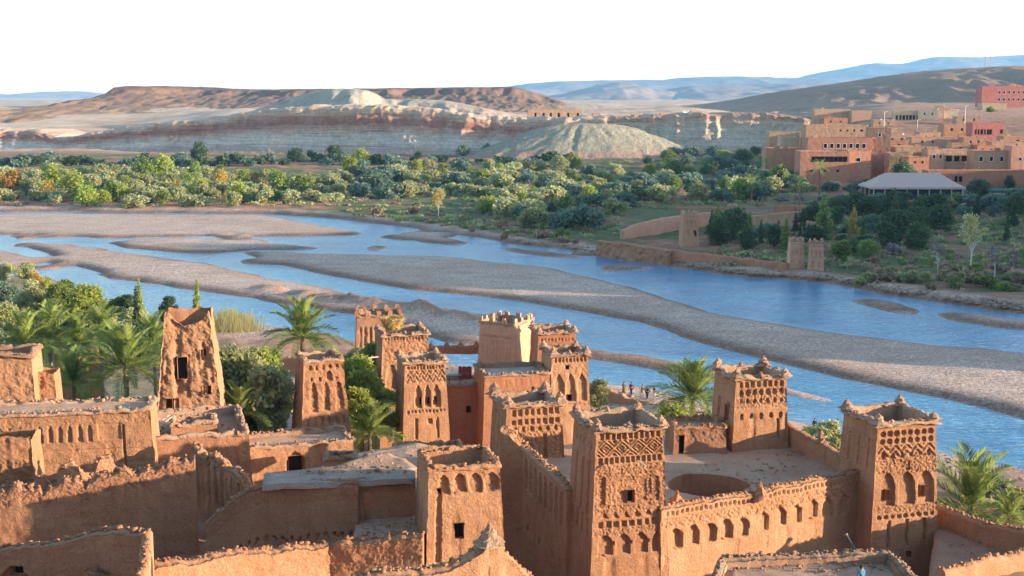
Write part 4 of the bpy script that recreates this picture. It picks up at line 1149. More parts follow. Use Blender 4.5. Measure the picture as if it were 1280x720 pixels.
def wall(label, pts, ztops, z0, th=.5, ops=(), name='mud_wall', cat='wall', group=None, res=.13, material='adobe', amp=.045, topamp=.12, wins=(), parent=None, side=-1, topsc=.6, coping=None, lumpy=.025, merlons=()):
    """free-standing mud wall along a polyline; the relief side faces the viewer (side=-1) or away"""
    SEED[0] += 13; sd_ = SEED[0]
    P2 = [Vector((q[0], q[1], 0)) for q in pts]
    seg = [(P2[i + 1] - P2[i]).length for i in range(len(P2) - 1)]; L = sum(seg)
    n = max(6, int(L / res)); s = np.linspace(0, L, n + 1)
    cum = np.concatenate([[0], np.cumsum(seg)])
    px, py = np.interp(s, cum, [q.x for q in P2]), np.interp(s, cum, [q.y for q in P2])
    tx, ty = np.gradient(px), np.gradient(py); ln = np.hypot(tx, ty) + 1e-9; tx, ty = tx / ln, ty / ln
    nx_, ny_ = ty, -tx           # right of travel; viewer side when the polyline runs to the right
    if side > 0: nx_, ny_ = -nx_, -ny_
    zt = np.interp(s, np.linspace(0, L, len(ztops)) if len(ztops) != len(cum) else cum, ztops) + topamp * fbm(s * topsc, s * 0, o=4, seed=sd_) + topamp * .35 * fbm(s * 2.6, s * 0, o=3, seed=sd_ + 77)
    z0s = np.interp(s, np.linspace(0, L, len(z0)), z0) if isinstance(z0, (list, tuple)) else np.full_like(s, z0)
    hmax = float((zt - z0s).max()); nz = max(4, int(hmax / res))
    loc = Vector((float(px.mean()), float(py.mean()), float(z0s.min())))
    root = empty(name, loc) if parent is None else parent
    if parent is None: tag(root, label, cat, group)
    ofs = loc if parent is None else parent.location
    rows, X, keepZ = [], [], []
    for k in range(nz + 1):                    # front, bottom to top
        f = k / nz; z = z0s + (zt - z0s) * f - (.12 * (f > .999))
        d = relief(ops, s, zt - z, L, sd_) + lumpy * fbm(s * 1.5, z * 1.5, o=4, seed=sd_ + 40)
        o_ = th / 2 * (1 + .12 * (1 - f)) - d
        rows.append(np.stack([px + nx_ * o_, py + ny_ * o_, z], 1))
    if coping:
        rows.append(np.stack([px + nx_ * (th / 2 + coping), py + ny_ * (th / 2 + coping), zt - .1], 1))
        rows.append(np.stack([px + nx_ * (th / 2 + coping), py + ny_ * (th / 2 + coping), zt + .06], 1))
    for o_, dz in ((th * .34, .03), (0, .07), (-th * .34, .03), (-th / 2, -.12)):
        rows.append(np.stack([px + nx_ * o_, py + ny_ * o_, zt + dz], 1))
    for f in (.5, 0):
        rows.append(np.stack([px - nx_ * th / 2, py - ny_ * th / 2, z0s + (zt - z0s) * f], 1))
    Vv = np.stack(rows, 0)
    e0 = Vv[:, :1].copy(); e0[..., 0] = px[0]; e0[..., 1] = py[0]
    e1_ = Vv[:, -1:].copy(); e1_[..., 0] = px[-1]; e1_[..., 1] = py[-1]
    Vv = np.concatenate([e0, Vv, e1_], 1)
    keep = np.ones((Vv.shape[0] - 1, Vv.shape[1] - 1), bool)
    for (cx, z, ww, hh) in wins:
        for k in range(nz):
            zz = (zt - (z0s + (zt - z0s) * (k + .5) / nz))
            m = (np.abs(s[:-1] + res / 2 - cx) < ww / 2) & (zz[:-1] > z) & (zz[:-1] < z + hh)
            keep[k, 1:-1] &= ~m
        i = int(np.argmin(np.abs(s - cx)))
        ex = Vector((tx[i], ty[i], 0)); A = Vector((px[i] + nx_[i] * th / 2, py[i] + ny_[i] * th / 2, zt[i])) - ofs - ex * cx
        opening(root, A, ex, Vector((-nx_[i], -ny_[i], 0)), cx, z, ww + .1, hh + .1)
    sh = Shell(); Vv = Vv - np.array(ofs); sh.grid(Vv, keep)
    sh.build('wall' if parent is not None else 'wall_body', M[material], root, sd_, amp, 1.0)
    if res < .14:
        pts_ = np.stack([px, py, zt], 1) - np.array(ofs); nr = np.stack([nx_, ny_, np.zeros_like(nx_)], 1)
        rim_stones(root, pts_, nr * th, -.15, .05, M[material], sd_)
    for (sm, r, h) in merlons:
        i = int(np.argmin(np.abs(s - sm)))
        lump('merlon', r, h, 2, sd_ + int(sm * 10), M['rim'], root, Vector((px[i], py[i], zt[i])) - ofs)
    return root

def slab(name, poly, z, th, material, parent=None, res=.4, amp=.06, seed=3, zf=None):
    """a flat mud surface with thickness: fan of the polygon, top subdivided"""
    pts = [Vector((q[0], q[1], 0)) for q in poly]
    c = sum(pts, Vector()) / len(pts)
    ring = []
    for i in range(len(pts)):
        a, d = pts[i], pts[(i + 1) % len(pts)]
        n = max(2, int((d - a).length / res)); ring += [a.lerp(d, k / n) for k in range(n)]
    rg = np.array([tuple(q) for q in ring] + [tuple(ring[0])])
    n = 8; rows = []
    for k in range(n + 1):
        f = max(k / n, .001); q = np.array(c) + (rg - np.array(c)) * f
        q[:, 2] = z + .07 * fbm(q[:, 0] * .9, q[:, 1] * .9, o=4, seed=seed) + (zf(q[:, 0], q[:, 1]) if zf else 0)
        rows.append(q)
    q = rows[-1].copy(); q[:, 2] -= th; rows.append(q)
    V = np.stack(rows, 0)
    if parent is not None: V = V - np.array(parent.location)
    sh = Shell(); sh.grid(V)
    return sh.build(name, M[material], parent, seed, amp, 1.3)

# ------------------------------------------------------------------ the ksar: carved towers and the kasbah they guard
KG = 'mud towers of the ksar'
block('tall carved mud tower with a diamond lattice band above the arcaded wall', P(745, 541, 80), 15, 4.6, 4.6, 12.5, group=KG, merlon=.6, res=.05,
      front=[('row', 'rect', .14, .42, 11, .58, .14, .05, .96), ('lattice', .64, .98, 4, .12, .04, .97), ('row', 'rect', 1.72, .42, 12, .58, .14, .04, .97), ('lump', 2.25, .75, .12, 4.2), ('one', 'rect', 2.45, 3.1, 2.5, 1.75, .09), ('one', 'rect', 2.45, 3.3, 1.9, 1.5, .07),
             ('row', 'rect', 2.95, 1.9, 1, .8, .13, .05, .17), ('row', 'rect', 3.2, 1.6, 1, .7, .1, .80, .92), ('lump', 2.95, 2.1, .09, 5.5), ('lump', 4.9, .5, .11, 4), ('row', 'tri', 5.32, .42, 6, .7, .13, .08, .97), ('row', 'rect', 5.95, .42, 9, .62, .15, .06, .98), ('lump', 6.4, .5, .1, 4),
             ('row', 'arch', 6.85, 1.35, 4, .74, .22, .06, 1.0), ('row', 'disc', 7.3, .25, 4, .12, .2, .16, 1.1), ('drip', 8.3, 4, .07)],
      left=[('row', 'rect', 1.0, .4, 5, .5, .1, .1, .9), ('row', 'rect', 2.2, 3.6, 3, .3, .14, .12, .9), ('row', 'rect', 5.9, 1.4, 4, .4, .15, .1, .9), ('drip', 0, 9, .08)],
      wins=[(2.4, 3.95, .46, .82)])
block('carved corner tower with three deep arched niches beside the young palm', P(1097, 533, 87), 15, 4.6, 4.6, 13, group=KG, merlon=.7, res=.055, midmer=False,
      front=[('row', 'disc', .40, .42, 8, .72, .2, .04, .97), ('row', 'disc', .95, .4, 8, .62, .18, .04, .97), ('zig', 1.45, .95, 5, .1, .04, .97), ('row', 'disc', 2.0, .38, 6, .34, .22, .06, .96), ('lump', 2.3, 1.3, .13, 4.5), ('row', 'arch', 3.45, 2.35, 3, .74, .26, .07, .98),
             ('lump', 5.75, .75, .12, 5), ('row', 'disc', 6.45, .3, 9, .6, .16, .05, .97), ('row', 'rect', 6.9, 1.9, 3, .13, .18, .12, .95), ('drip', 6.8, 4, .05)],
      left=[('row', 'rect', 1.2, 2.2, 3, .16, .12, .1, .9), ('lump', 1, 3, .06, 4), ('drip', 0, 9, .08)],
      wins=[(.95, 4.6, .26, .75), (3.75, 4.5, .28, .8), (2.55, 2.6, .16, .7), (2.6, 9.2, .3, .45)])
block('carved tower with spiky corner cones and a low dark archway at its foot', P(633, 511, 96), 15, 4.45, 4.3, 12, group=KG, merlon=.85, res=.06, midmer=False,
      front=[('row', 'rect', .16, .5, 8, .55, .16, .08, .96), ('row', 'rect', .95, .42, 8, .62, .18, .08, .96), ('row', 'disc', 1.55, .4, 6, .38, .18, .1, .95), ('lump', 1.5, 2.6, .12, 4), ('one', 'rect', 3.05, 2.2, .2, 2.6, .22), ('row', 'disc', 2.55, .35, 5, .22, .16, .1, .95), ('drip', 2, 9, .08)],
      left=[('row', 'rect', .8, 3, 3, .2, .12, .1, .9), ('drip', 0, 9, .09)],
      wins=[(3.4, 4.75, 1.25, 1.45), (1.0, 3.0, .2, .7)])
block('carved tower with a hollow rim beside the terrace and the full round palm', P(920, 476, 99), 13, 4.3, 4.3, 9, group=KG, merlon=.75, res=.065,
      front=[('row', 'rect', .15, .45, 8, .5, .16, .05, .96), ('row', 'disc', .8, .5, 7, .6, .18, .05, .96), ('lump', .7, 1.6, .12, 4.5), ('row', 'disc', 1.55, .4, 7, .4, .2, .05, .96), ('row', 'disc', 2.7, .5, 5, .3, .22, .05, .96), ('drip', 2.6, 5, .08), ('one', 'rect', 3.5, 3.2, .2, 1.6, .2)],
      left=[('row', 'rect', 2.0, 1.6, 2, .3, .2, .1, .9), ('lump', 0, 3, .06, 3)], lwins=[(2.6, 2.3, .4, 1.3)])
block('slim carved tower with three narrow arched windows standing before the nest tower', P(506, 456, 115.3), 15, 3.8, 3.9, 9.5, group=KG, merlon=.5, res=.085,
      front=[('row', 'rect', .2, .32, 12, .6, .15, .05, .97), ('zig', .65, 1.1, 6, .12, .05, .97), ('row', 'point', 1.95, 2.15, 3, .62, .22, .22, .86), ('lump', .6, 1.4, .06, 5), ('row', 'rect', 4.35, .26, 11, .5, .14, .06, .95), ('row', 'rect', 5.1, 2.0, 2, .09, .2, .05, .98), ('one', 'rect', 2.2, 5.2, .35, .5, .18), ('drip', 5, 4, .04)],
      left=[('lump', 1.5, 2, .12, 3), ('row', 'rect', 2, 1.6, 3, .5, .12, .1, .9)], wins=[(1.45, 3.1, .2, .75), (2.15, 3.1, .2, .75), (2.85, 3.1, .2, .75)])
block('taller mud tower with worn carved upper face carrying the stork nest', P(478, 421, 128), 14, 4.7, 4.4, 13, group=KG, merlon=.45, res=.1,
      front=[('row', 'rect', .15, .3, 14, .5, .12, .03, .97), ('lump', .3, 3, .14, 3.5), ('zig', .6, 2.2, 6, .08, .05, .95), ('one', 'arch', .95, 2.9, .9, 2.6, .18), ('drip', 3, 8, .08)],
      left=[('drip', 0, 9, .1)])
block('crenellated square tower with rammed vertical ribs standing behind the nest', P(446, 398, 141), 8, 5.0, 4.5, 13, group=KG, rim='cren', res=.12, material='adobe_dark',
      front=[('row', 'rect', 1.0, 3.4, 9, .45, .1, .04, .96)], left=[])
block('broad stump of wall tower with a ragged top below the nest tower', P(441, 444, 138), 10, 4.2, 3.5, 9, name='mud_ruin', cat='ruin', rim=None, roofdrop=None, res=.14, tops={'f': [0, .3, .1, .5, .2], 'r': .2, 'b': .2, 'l': .1}, material='adobe_dark',
      front=[('row', 'disc', 1.3, .3, 4, .3, .14, .1, .9)])
block('square crenellated tower with a bright sunlit side, nearest the river', P(600, 404, 143), -29, 4.5, 4.5, 11, group=KG, rim='cren', res=.11, material='adobe_pale',
      front=[('row', 'rect', 1.3, .28, 11, .5, .12, .1, .92), ('row', 'rect', 1.8, 2.2, 9, .42, .12, .1, .92)], right=[('drip', 0, 9, .04)])
block('red-brown tower with a flared scalloped rim between the pale tower and the river', P(673, 418, 136), 10, 4.1, 4.1, 11, group=KG, merlon=.55, res=.11, material='adobe_red', front=[('row', 'rect', .5, .3, 10, .5, .1, .05, .95)])
block('carved tower with three tall pointed niches joined to the long red house', P(690, 446, 118.5), 13, 3.5, 3.8, 11, group=KG, merlon=.6, res=.08,
      front=[('row', 'rect', .18, .42, 9, .55, .15, .05, .97), ('row', 'point', 1.7, 2.7, 3, .74, .2, .06, .97), ('lump', .7, 1.3, .08, 4), ('lump', 4.4, .5, .1, 4), ('drip', 4.5, 4, .05)], wins=[(1.55, .85, .32, .42), (1.75, 3.7, .36, .6)])
block('eroded mud tower riddled with holes and capped by a loose slab', P(380, 453, 107), 20, 3.35, 3.4, 9.5, group=KG, bat=.075, rim='flat', merlon=.3, res=.08, ramp_=.05, over=.12, midmer=False,
      front=[('row', 'disc', .35, .4, 5, .4, .18, .08, .92), ('one', 'arch', 2.1, .9, .4, .8, .3), ('row', 'disc', 1.4, .35, 4, .3, .18, .1, .9), ('row', 'arch', 1.85, 2.5, 3, .5, .22, .1, .98), ('lump', .2, 7, .10, 5), ('row', 'rect', 4.9, .7, 6, .4, .16, .05, .95), ('row', 'disc', 5.9, .6, 3, .3, .2, .1, .95), ('drip', 5, 6, .1)],
      left=[('lump', 0, 9, .10, 2), ('one', 'rect', 1.8, 1.0, .25, 1.4, .2)])
block('roofless ruined tower with a broken horned top and a hollow window', P(206, 390, 104), 9, 3.5, 3.4, 9.2, group=KG, bat=.105, rim=None, roofdrop=None, res=.075, ramp_=.08, amp=.07,
      tops={'f': [.0, .15, .8, 1.1, 1.15, 1.0, .7, .0], 'r': [.1, .9, 1.0, .3], 'b': [.4, .1, .3, .0], 'l': [.1, .5, .5, .05]},
      front=[('lump', .6, 9, .10, 4.5), ('drip', .5, 9, .2), ('one', 'arch', 2.85, 2.6, .5, 2.2, .16), ('row', 'rect', 3.6, 2.4, 5, .3, .14, .0, 1), ('one', 'rect', 1.35, 5.7, .85, 1.5, .2)],
      wins=[(1.3, 3.75, .78, 1.8), (.68, 7.15, .5, 1.35), (2.85, 3.2, .2, .5), (2.95, 6.2, .2, .75)])
block('small rounded house tower with four arched niches under a worn rim in the lower middle', P(536, 590, 71.2), 13, 4.2, 4.1, 7.2, name='mud_house', cat='house', rim='para', merlon=0, res=.06, amp=.035, roofdrop=1.0, rimmat='adobe',
      tops=None, front=[('row', 'arch', .28, 1.1, 4, .74, .2, .10, .98), ('one', 'rect', .62, 1.0, .3, 4.4, .14), ('lump', .2, 1.3, .05, 3), ('drip', 1.4, 5, .04)], left=[('drip', 0, 6, .07)], wins=[(1.75, 3.15, .55, .95), (.62, 1.0, .16, .35)])

# long red house and its neighbours
kr = block('long plain red mud house with a flat roof behind the carved towers', P(606, 471, 117), 13, 6.3, 5, 9.5, name='mud_house', cat='house', rim='flat', merlon=0, res=.13, material='adobe_red', over=.12, roofdrop=.25, roofmat='roof_pale',
           front=[('row', 'rect', .3, .8, 12, .15, .04, .05, .95)], wins=[(4.6, 1.2, .22, .25)])
block('lower red annexe of the long house with a small square window, between two towers', P(550, 484, 119.4), 12, 4.7, 4, 9, name='mud_house', cat='house', rim='flat', merlon=0, res=.13, material='adobe_red', over=.1, roofdrop=.2,
      front=[('row', 'rect', 1.0, .3, 12, .4, .06, .1, .98), ('row', 'rect', 2.6, .3, 12, .4, .07, .1, .98), ('one', 'rect', 2.8, 3.2, .9, 2.2, .06)], wins=[(2.7, 1.95, .55, .7)])
wall('crenellated mud wall spanning an opening between the nest tower and the pale square tower', [P(530, 436, 146), P(604, 433, 146)], [P(530, 434, 146).z, P(604, 431, 146).z], P(560, 442, 146).z, .6, material='adobe_red', merlons=[(.9, .4, .6), (2.6, .4, .6), (4.3, .4, .6), (6.0, .4, .6)], res=.2)
block('roof parapet house with a curved sunlit coping at the foot of the slim carved tower', P(496, 575, 104), 10, 5.9, 4.5, 4, name='mud_house', cat='house', rim='para', merlon=0, res=.13, rimmat='adobe', roofdrop=.5)
# kasbah body
A0, R0 = P(745, 541, 80), P(1097, 533, 87)
kz = 11.9
kb = empty('kasbah', (15, 90, 4)); tag(kb, 'walled kasbah terrace with a round courtyard hole, between the four carved towers', 'kasbah')
wall(None, [(A0.x + 4.2, A0.y + 1.0), (R0.x - .25, R0.y + 2.4)], [13.1, 13.1], 4.0, .7, parent=kb, res=.06, amp=.035, topamp=.11, lumpy=.025,
     ops=[('row', 'rect', .28, .3, 44, .5, .13, .02, .98), ('lump', .75, .75, .13, 4), ('row', 'arch', 1.5, 1.4, 5, .74, .30, .03, .42), ('row', 'point', 1.35, 1.4, 6, .66, .24, .44, .93), ('row', 'disc', 1.9, .24, 11, .14, .2, .03, .93), ('row', 'tri', 1.0, .3, 20, .5, .1, .02, .9), ('drip', 2.8, 3, .05)])
wall(None, [(A0.x - 1.3, A0.y + 4.0), (-.6, 96.5)][::-1], [14.6, 13.4], 4.0, .8, parent=kb, res=.09, amp=.035, lumpy=.025, ops=[('row', 'rect', .55, 2.3, 13, .5, .2, .03, .97), ('row', 'tri', 5.2, .8, 4, .3, .08, .2, .9)], coping=.1)
wall(None, [P(984, 546, 101), P(1028, 566, 96), P(1080, 592, 90.5)], [13.6, 13.3, 13.0], kz - .5, .5, parent=kb, res=.15, merlons=[(5.0, .42, .95)], coping=.06)
def court_roof():
    poly = [(A0.x + 4.3, A0.y + 1.5), (R0.x - .5, R0.y + 2.9), (R0.x + 1, R0.y + 4), (22.4, 102), (12, 104), (0, 99), (A0.x - .6, A0.y + 4)]
    c = W(885, 605, kz); n = 112; rin = 2.95
    an = np.linspace(0, 2 * math.pi, n + 1); ro = []
    for a in an:
        d = Vector((math.cos(a), math.sin(a))); best = 99
        for i in range(len(poly)):
            p_, q_ = Vector(poly[i]), Vector(poly[(i + 1) % len(poly)]); e = q_ - p_
            den = d.x * e.y - d.y * e.x
            if abs(den) < 1e-9: continue
            w_ = p_ - Vector((c.x, c.y)); t = (w_.x * e.y - w_.y * e.x) / den; s_ = (w_.x * d.y - w_.y * d.x) / den
            if t > 0 and -.001 <= s_ <= 1.001: best = min(best, t)
        ro.append(best)
    ro = np.array(ro); rows = []
    ri = rin * (1 + .05 * fbm(np.cos(an) * 2, np.sin(an) * 2, o=3, seed=5))
    for (kk, zz) in [(0, -5.5), (0, -1.6), (0, -.1), (.02, .03)]:
        r_ = ri + (ro - ri) * kk; rows.append(np.stack([c.x + r_ * np.cos(an), c.y + r_ * np.sin(an), np.full(n + 1, kz + zz)], 1))
    for k in range(1, 16):
        r_ = ri + (ro - ri) * (.02 + .98 * k / 15)
        x, y = c.x + r_ * np.cos(an), c.y + r_ * np.sin(an)
        rows.append(np.stack([x, y, kz + .10 * fbm(x * .5, y * .5, o=4, seed=8)], 1))
    sh = Shell(); sh.grid(np.stack(rows[2:], 0) - np.array(kb.location)); sh.build('roof', M['roof'], kb, 77, .03)
    sh = Shell(); sh.grid(np.stack(rows[:3], 0) - np.array(kb.location)); sh.build('courtyard_wall', M['adobe_red'], kb, 77, .03)
    mb = MB(); mb.box((c.x - 15, c.y - 90, kz - 5.4 - 4), (7, 7, .2)); mb.build('courtyard_floor', M['adobe_dark'], kb)
court_roof()
lump('merlon', .62, 1.15, 1, 9, M['adobe'], kb, Vector(W(950, 622, 12.7)) - kb.location)
lump('merlon', .9, 1.5, 3, 19, M['adobe'], kb, Vector(P(846, 640, 82.3)) - kb.location)
block('small terrace house with a dark slit door standing beside the hollow-rimmed tower', P(843, 536, 98), 4, 4.1, 3.2, 2.75, name='mud_house', cat='house', rim='flat', merlon=0, res=.1, over=.05, roofdrop=.15, rimmat='adobe', material='adobe_dark', wins=[(.62, .55, .42, 1.95)], front=[('lump', .1, 1, .1, 2)], right=[('drip', 0, 3, .06)])
wall('crumbling mud stub wall in front of the low dark archway', [P(628, 566, 93), P(658, 572, 92)], [15.2, 14.2], 8, .7, res=.12, topamp=.3)

# ------------------------------------------------------------------ lower houses in front
fr = empty('courtyard_house', (-11, 75, 12.5)); tag(fr, 'shaded house with a pale plaster roof and a row of beam holes', 'house')
pf = [P(258, 655, 75.5), P(300, 618, 75.3), P(330, 607, 75.2), P(448, 602, 75)]
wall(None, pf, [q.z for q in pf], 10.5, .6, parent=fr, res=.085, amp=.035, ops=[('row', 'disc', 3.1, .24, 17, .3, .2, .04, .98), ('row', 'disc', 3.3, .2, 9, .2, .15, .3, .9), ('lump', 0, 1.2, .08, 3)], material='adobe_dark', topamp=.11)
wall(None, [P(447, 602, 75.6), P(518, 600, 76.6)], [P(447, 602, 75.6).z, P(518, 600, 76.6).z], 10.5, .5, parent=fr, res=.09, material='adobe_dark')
zr = P(400, 604, 74.6).z
slab('roof', [W(328, 607, zr), W(447, 602, zr), W(519, 599.5, zr), W(519, 584, zr), W(470, 587, zr), W(422, 589, zr), W(332, 591, zr)], zr + .05, .35, 'roof_pale', fr, .3, .04, 21)
slab('back_roof', [W(330, 592, zr - .2), W(525, 588, zr - .2), W(507, 574, zr - .2), W(484, 565, zr - .2), W(450, 572, zr - .2), W(420, 582, zr - .2)], zr - .18, .5, 'roof', fr, .3, .05, 24)
slab('terrace', [W(440, 682, 14.2), W(528, 668, 14.2), W(520, 644, 14.2), W(446, 645, 14.2)], 14.2, .4, 'roof', fr, .3, .05, 22)
pl = [P(110, 722, 63.5), P(200, 705, 66), P(310, 692, 69), P(410, 681, 71.6), P(445, 677, 71.4), P(530, 665, 71)]
wall('long thick boundary wall with a lit crumbling straw-flecked top along the bottom', pl, [q.z for q in pl], 9.5, .9, res=.085, amp=.055, topamp=.22, lumpy=.025, ops=[('lump', .1, 1.6, .07, 4.5)])
pk = [P(430, 727, 57), P(480, 719, 57.2), P(560, 708, 58), P(592, 692, 58.4), P(606, 676, 58.7), P(617, 668, 58.8), P(626, 690, 59), P(645, 707, 59.3), P(672, 728, 59.6)]
wall('rounded foreground wall rising to a weathered spike at the bottom edge', pk, [q.z for q in pk], 11, 1.0, res=.08, amp=.055, topamp=.11, coping=0, material='adobe')
lump('weathered_spike', .62, .95, 1, 4, M['rim'], bpy.data.objects[[o.name for o in bpy.data.objects if o.get('label', '').startswith('rounded foreground')][0]], Vector(P(612, 676, 58.5)) - bpy.data.objects[[o.name for o in bpy.data.objects if o.get('label', '').startswith('rounded foreground')][0]].location)
# flat lower roof and parapet between the courtyard house and the archway house
slab('earth_roof', [W(372, 593, 14.6), W(430, 563, 14.6), W(520, 549, 14.6), W(588, 560, 14.6), W(600, 590, 14.6), W(515, 600, 14.6)], 14.3, .6, 'roof', None, .5, .08, 23)
tag(bpy.context.scene.objects['earth_roof'], 'flat earthen roof with a square smoke curb behind the pale plaster roof', 'roof', None, 'thing')
block('square mud smoke curb standing open on the flat earthen roof', W(405, 576, 15.0), 5, 2.2, 1.6, .9, name='roof_curb', cat='curb', rim='para', merlon=0, res=.12, roofdrop=.5, roofmat='adobe_dark')
block('sunlit house with a dark archway at the foot of the eroded tower', P(300, 563, 94), 17, 8.6, 4.2, 5.5, name='mud_house', cat='house', rim='flat', merlon=0, res=.1, over=.04, roofdrop=.15, rimmat='roof', bat=.07, ramp_=.03,
      front=[('one', 'arch', 4.15, .5, 1.25, 1.6, .3), ('lump', .2, 3, .06, 2)], wins=[(4.15, .75, 1.0, 1.3), (6.6, .9, .7, .6)])
pw = [W(243, 566, 15.2), W(278, 580, 15.3), W(300, 594, 15.2), W(318, 604, 15.2)]
wall('ruined side wall cut by tall rain slots, left of the pale plaster roof', pw, [15.4, 15.2, 15.3, 14.8], 9.5, .7, res=.09, amp=.055, topamp=.35, ops=[('row', 'rect', .6, 2.6, 9, .3, .2, .05, .95), ('drip', 0, 6, .15), ('lump', 0, 3, .08, 2)])
# left-hand ruins
p5 = [P(-40, 630, 76), P(40, 608, 76.5), P(100, 600, 77), P(150, 592, 77.4), P(185, 583, 77.8), P(212, 575, 78), P(244, 571, 78.3)]
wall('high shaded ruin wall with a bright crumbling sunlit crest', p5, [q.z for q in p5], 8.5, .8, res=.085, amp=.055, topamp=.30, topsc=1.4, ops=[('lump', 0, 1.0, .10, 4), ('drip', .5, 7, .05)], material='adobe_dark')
p6 = [P(40, 598, 79), P(84, 588, 80), P(120, 580, 81), P(160, 574, 82)]
wall('low broken wall with notched remnants behind the high shaded ruin wall', p6, [15.4, 16.3, 15.2, 16.3, 16.5, 15.6, 15.2, 16.6, 16.7, 15.2, 15.0], 9, .5, res=.09, amp=.055, topamp=.15, ops=[('lump', 0, 3, .08, 3)])
block('crumbling sunlit corner pier at the end of the high ruin wall', P(-34, 546, 80.5), 6, 3.6, 2.4, 7.5, name='mud_pier', cat='pier', rim=None, roofdrop=None, res=.075, ramp_=.07, amp=.055, tops={'f': [.2, .0, .1, .3, .1], 'r': .2, 'b': .2, 'l': .2}, front=[('lump', 1.6, 6, .10, 6), ('drip', 0, 6, .08)])
hi = block('ruined house with a thick pale roof slab before the big feathery palm', W(-40, 521, 18.6) + Vector((0, 2.0, -.55)), 9, 11.3, 3.6, 8.5, name='mud_house', cat='house', rim='flat', merlon=0, res=.07, over=.16, roofdrop=.0, rimmat='roof', roofmat='roof', ramp_=.025,
           front=[('lump', .0, .9, .06, 5), ('row', 'arch', .85, 1.15, 11, .45, .14, .02, .66), ('row', 'rect', .75, 1.2, 1, .8, .1, .66, .84), ('row', 'rect', .9, 3.2, 1, .25, .2, .80, .86), ('band', 2.55, .1, .05), ('band', 3.5, .08, .04), ('lump', 2, 2, .04, 6), ('drip', 2, 6, .06)])
block('rough stone-textured turret with a rounded overhanging cap at the left edge', P(-36, 448, 96), 8, 4.4, 3.4, 6, name='mud_turret', cat='turret', rim='cornice', merlon=0, over=.2, res=.085, ramp_=.05, front=[('lump', .3, 5, .08, 3)], roofdrop=.3)
block('short square mud stub right of the capped turret', P(37, 465, 98), 6, 1.85, 1.8, 4, name='mud_pier', cat='pier', rim=None, roofdrop=None, res=.1, ramp_=.05, tops={'f': [.15, 0, .0, .25], 'r': .2, 'b': .1, 'l': .1}, front=[('one', 'rect', .8, .5, .25, .9, .1), ('lump', 0, 4, .08, 3)])
vh = block('low roofless court with plastered rims at the foot of the horned ruin tower', W(163, 554, 15.4), 17, 8.3, 8.4, 5.5, name='mud_house', cat='house', rim='para', merlon=0, res=.11, roofdrop=.45, rimmat='roof', material='adobe_dark', front=[('lump', 0, 5, .06, 3)])
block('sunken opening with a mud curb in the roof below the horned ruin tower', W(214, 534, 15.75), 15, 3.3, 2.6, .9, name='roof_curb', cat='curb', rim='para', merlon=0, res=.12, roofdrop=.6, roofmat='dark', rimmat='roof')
p7 = [P(-40, 693, 67.5), P(60, 678, 66), P(135, 666, 64.5), P(183, 663, 63.6)]
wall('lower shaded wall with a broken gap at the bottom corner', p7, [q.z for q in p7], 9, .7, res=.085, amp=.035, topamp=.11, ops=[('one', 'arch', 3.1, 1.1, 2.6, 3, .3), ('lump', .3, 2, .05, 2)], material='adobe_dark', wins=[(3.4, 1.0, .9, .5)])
wall('return end of the lower shaded wall, catching light on its edge', [W(183, 664, 17.6), (W(192, 690, 17.4).x, W(192, 690, 17.4).y - 2.0)], [17.6, 17.0], 10, .6, res=.1)
# right-hand lower roofs
zt = 12.5
q0, q1, q2 = W(903, 698, zt), W(1008, 692, zt), W(1112, 691, zt)
rr = empty('roof_terrace_house', (q1.x, q1.y - 3, 9)); tag(rr, 'flat roof terrace with a whitish pebbled parapet in the bottom right', 'house')
wall(None, [q0, q1, q2], [zt, zt, zt], 8, .7, parent=rr, res=.09, amp=.035, topamp=.08, material='rim')
wall(None, [q2, W(1140, 722, zt), W(1162, 748, zt)], [zt, zt, zt], 8, .6, parent=rr, res=.09, amp=.035, topamp=.08, material='rim')
wall(None, [q0, W(896, 720, zt), W(889, 750, zt)][::-1], [zt, zt, zt], 8, .6, parent=rr, res=.09, amp=.035, topamp=.08, material='rim')
slab('roof', [(q0.x, q0.y), (q1.x, q1.y), (q2.x, q2.y), (q2.x + .6, q2.y - 10), (q0.x - .4, q0.y - 10)], zt - .55, .4, 'roof', rr, .5, .05, 31)
pr = [P(1174, 634, 90), P(1225, 650, 86), P(1300, 668, 82)]
wall('sloping garden wall running down beside the young palm on the right', pr, [q.z for q in pr], 3, .6, res=.13, topamp=.15)
pr2 = [P(1176, 712, 77), P(1230, 700, 79), P(1310, 684, 82)]
wall('lower mud wall crossing the bare yard at the bottom right', pr2, [q.z for q in pr2], 3, .7, res=.13, topamp=.12)
slab('earth_yard', [(P(1170, 640, 89).x, 89), (P(1310, 660, 82).x, 83), (P(1310, 700, 70).x, 70), (P(1160, 700, 74).x, 74)], 9.1, .5, 'roof', None, 1, .1, 33)
tag(bpy.context.scene.objects['earth_yard'], kind='structure')
# scalloped yard wall by the river
ps = [P(268, 447, 176), P(300, 446, 176), P(380, 449, 175), P(450, 446, 172)]
wall('old yard wall with a scalloped eroded top below the river terrace', ps, [q.z for q in ps], 0, .6, res=.2, amp=.055, topamp=.45, topsc=.9, material='adobe_dark')
pm = [P(68, 440, 152), P(125, 436, 154)]
wall('low orange garden wall glimpsed between the left palms', pm, [q.z for q in pm], 1, .5, res=.25, topamp=.3)
pm = [P(735, 486, 162), P(800, 500, 158), P(850, 508, 155)]
wall('low mud bank wall below the group of people on the shore', pm, [q.z for q in pm], 0, .8, res=.25, topamp=.4)

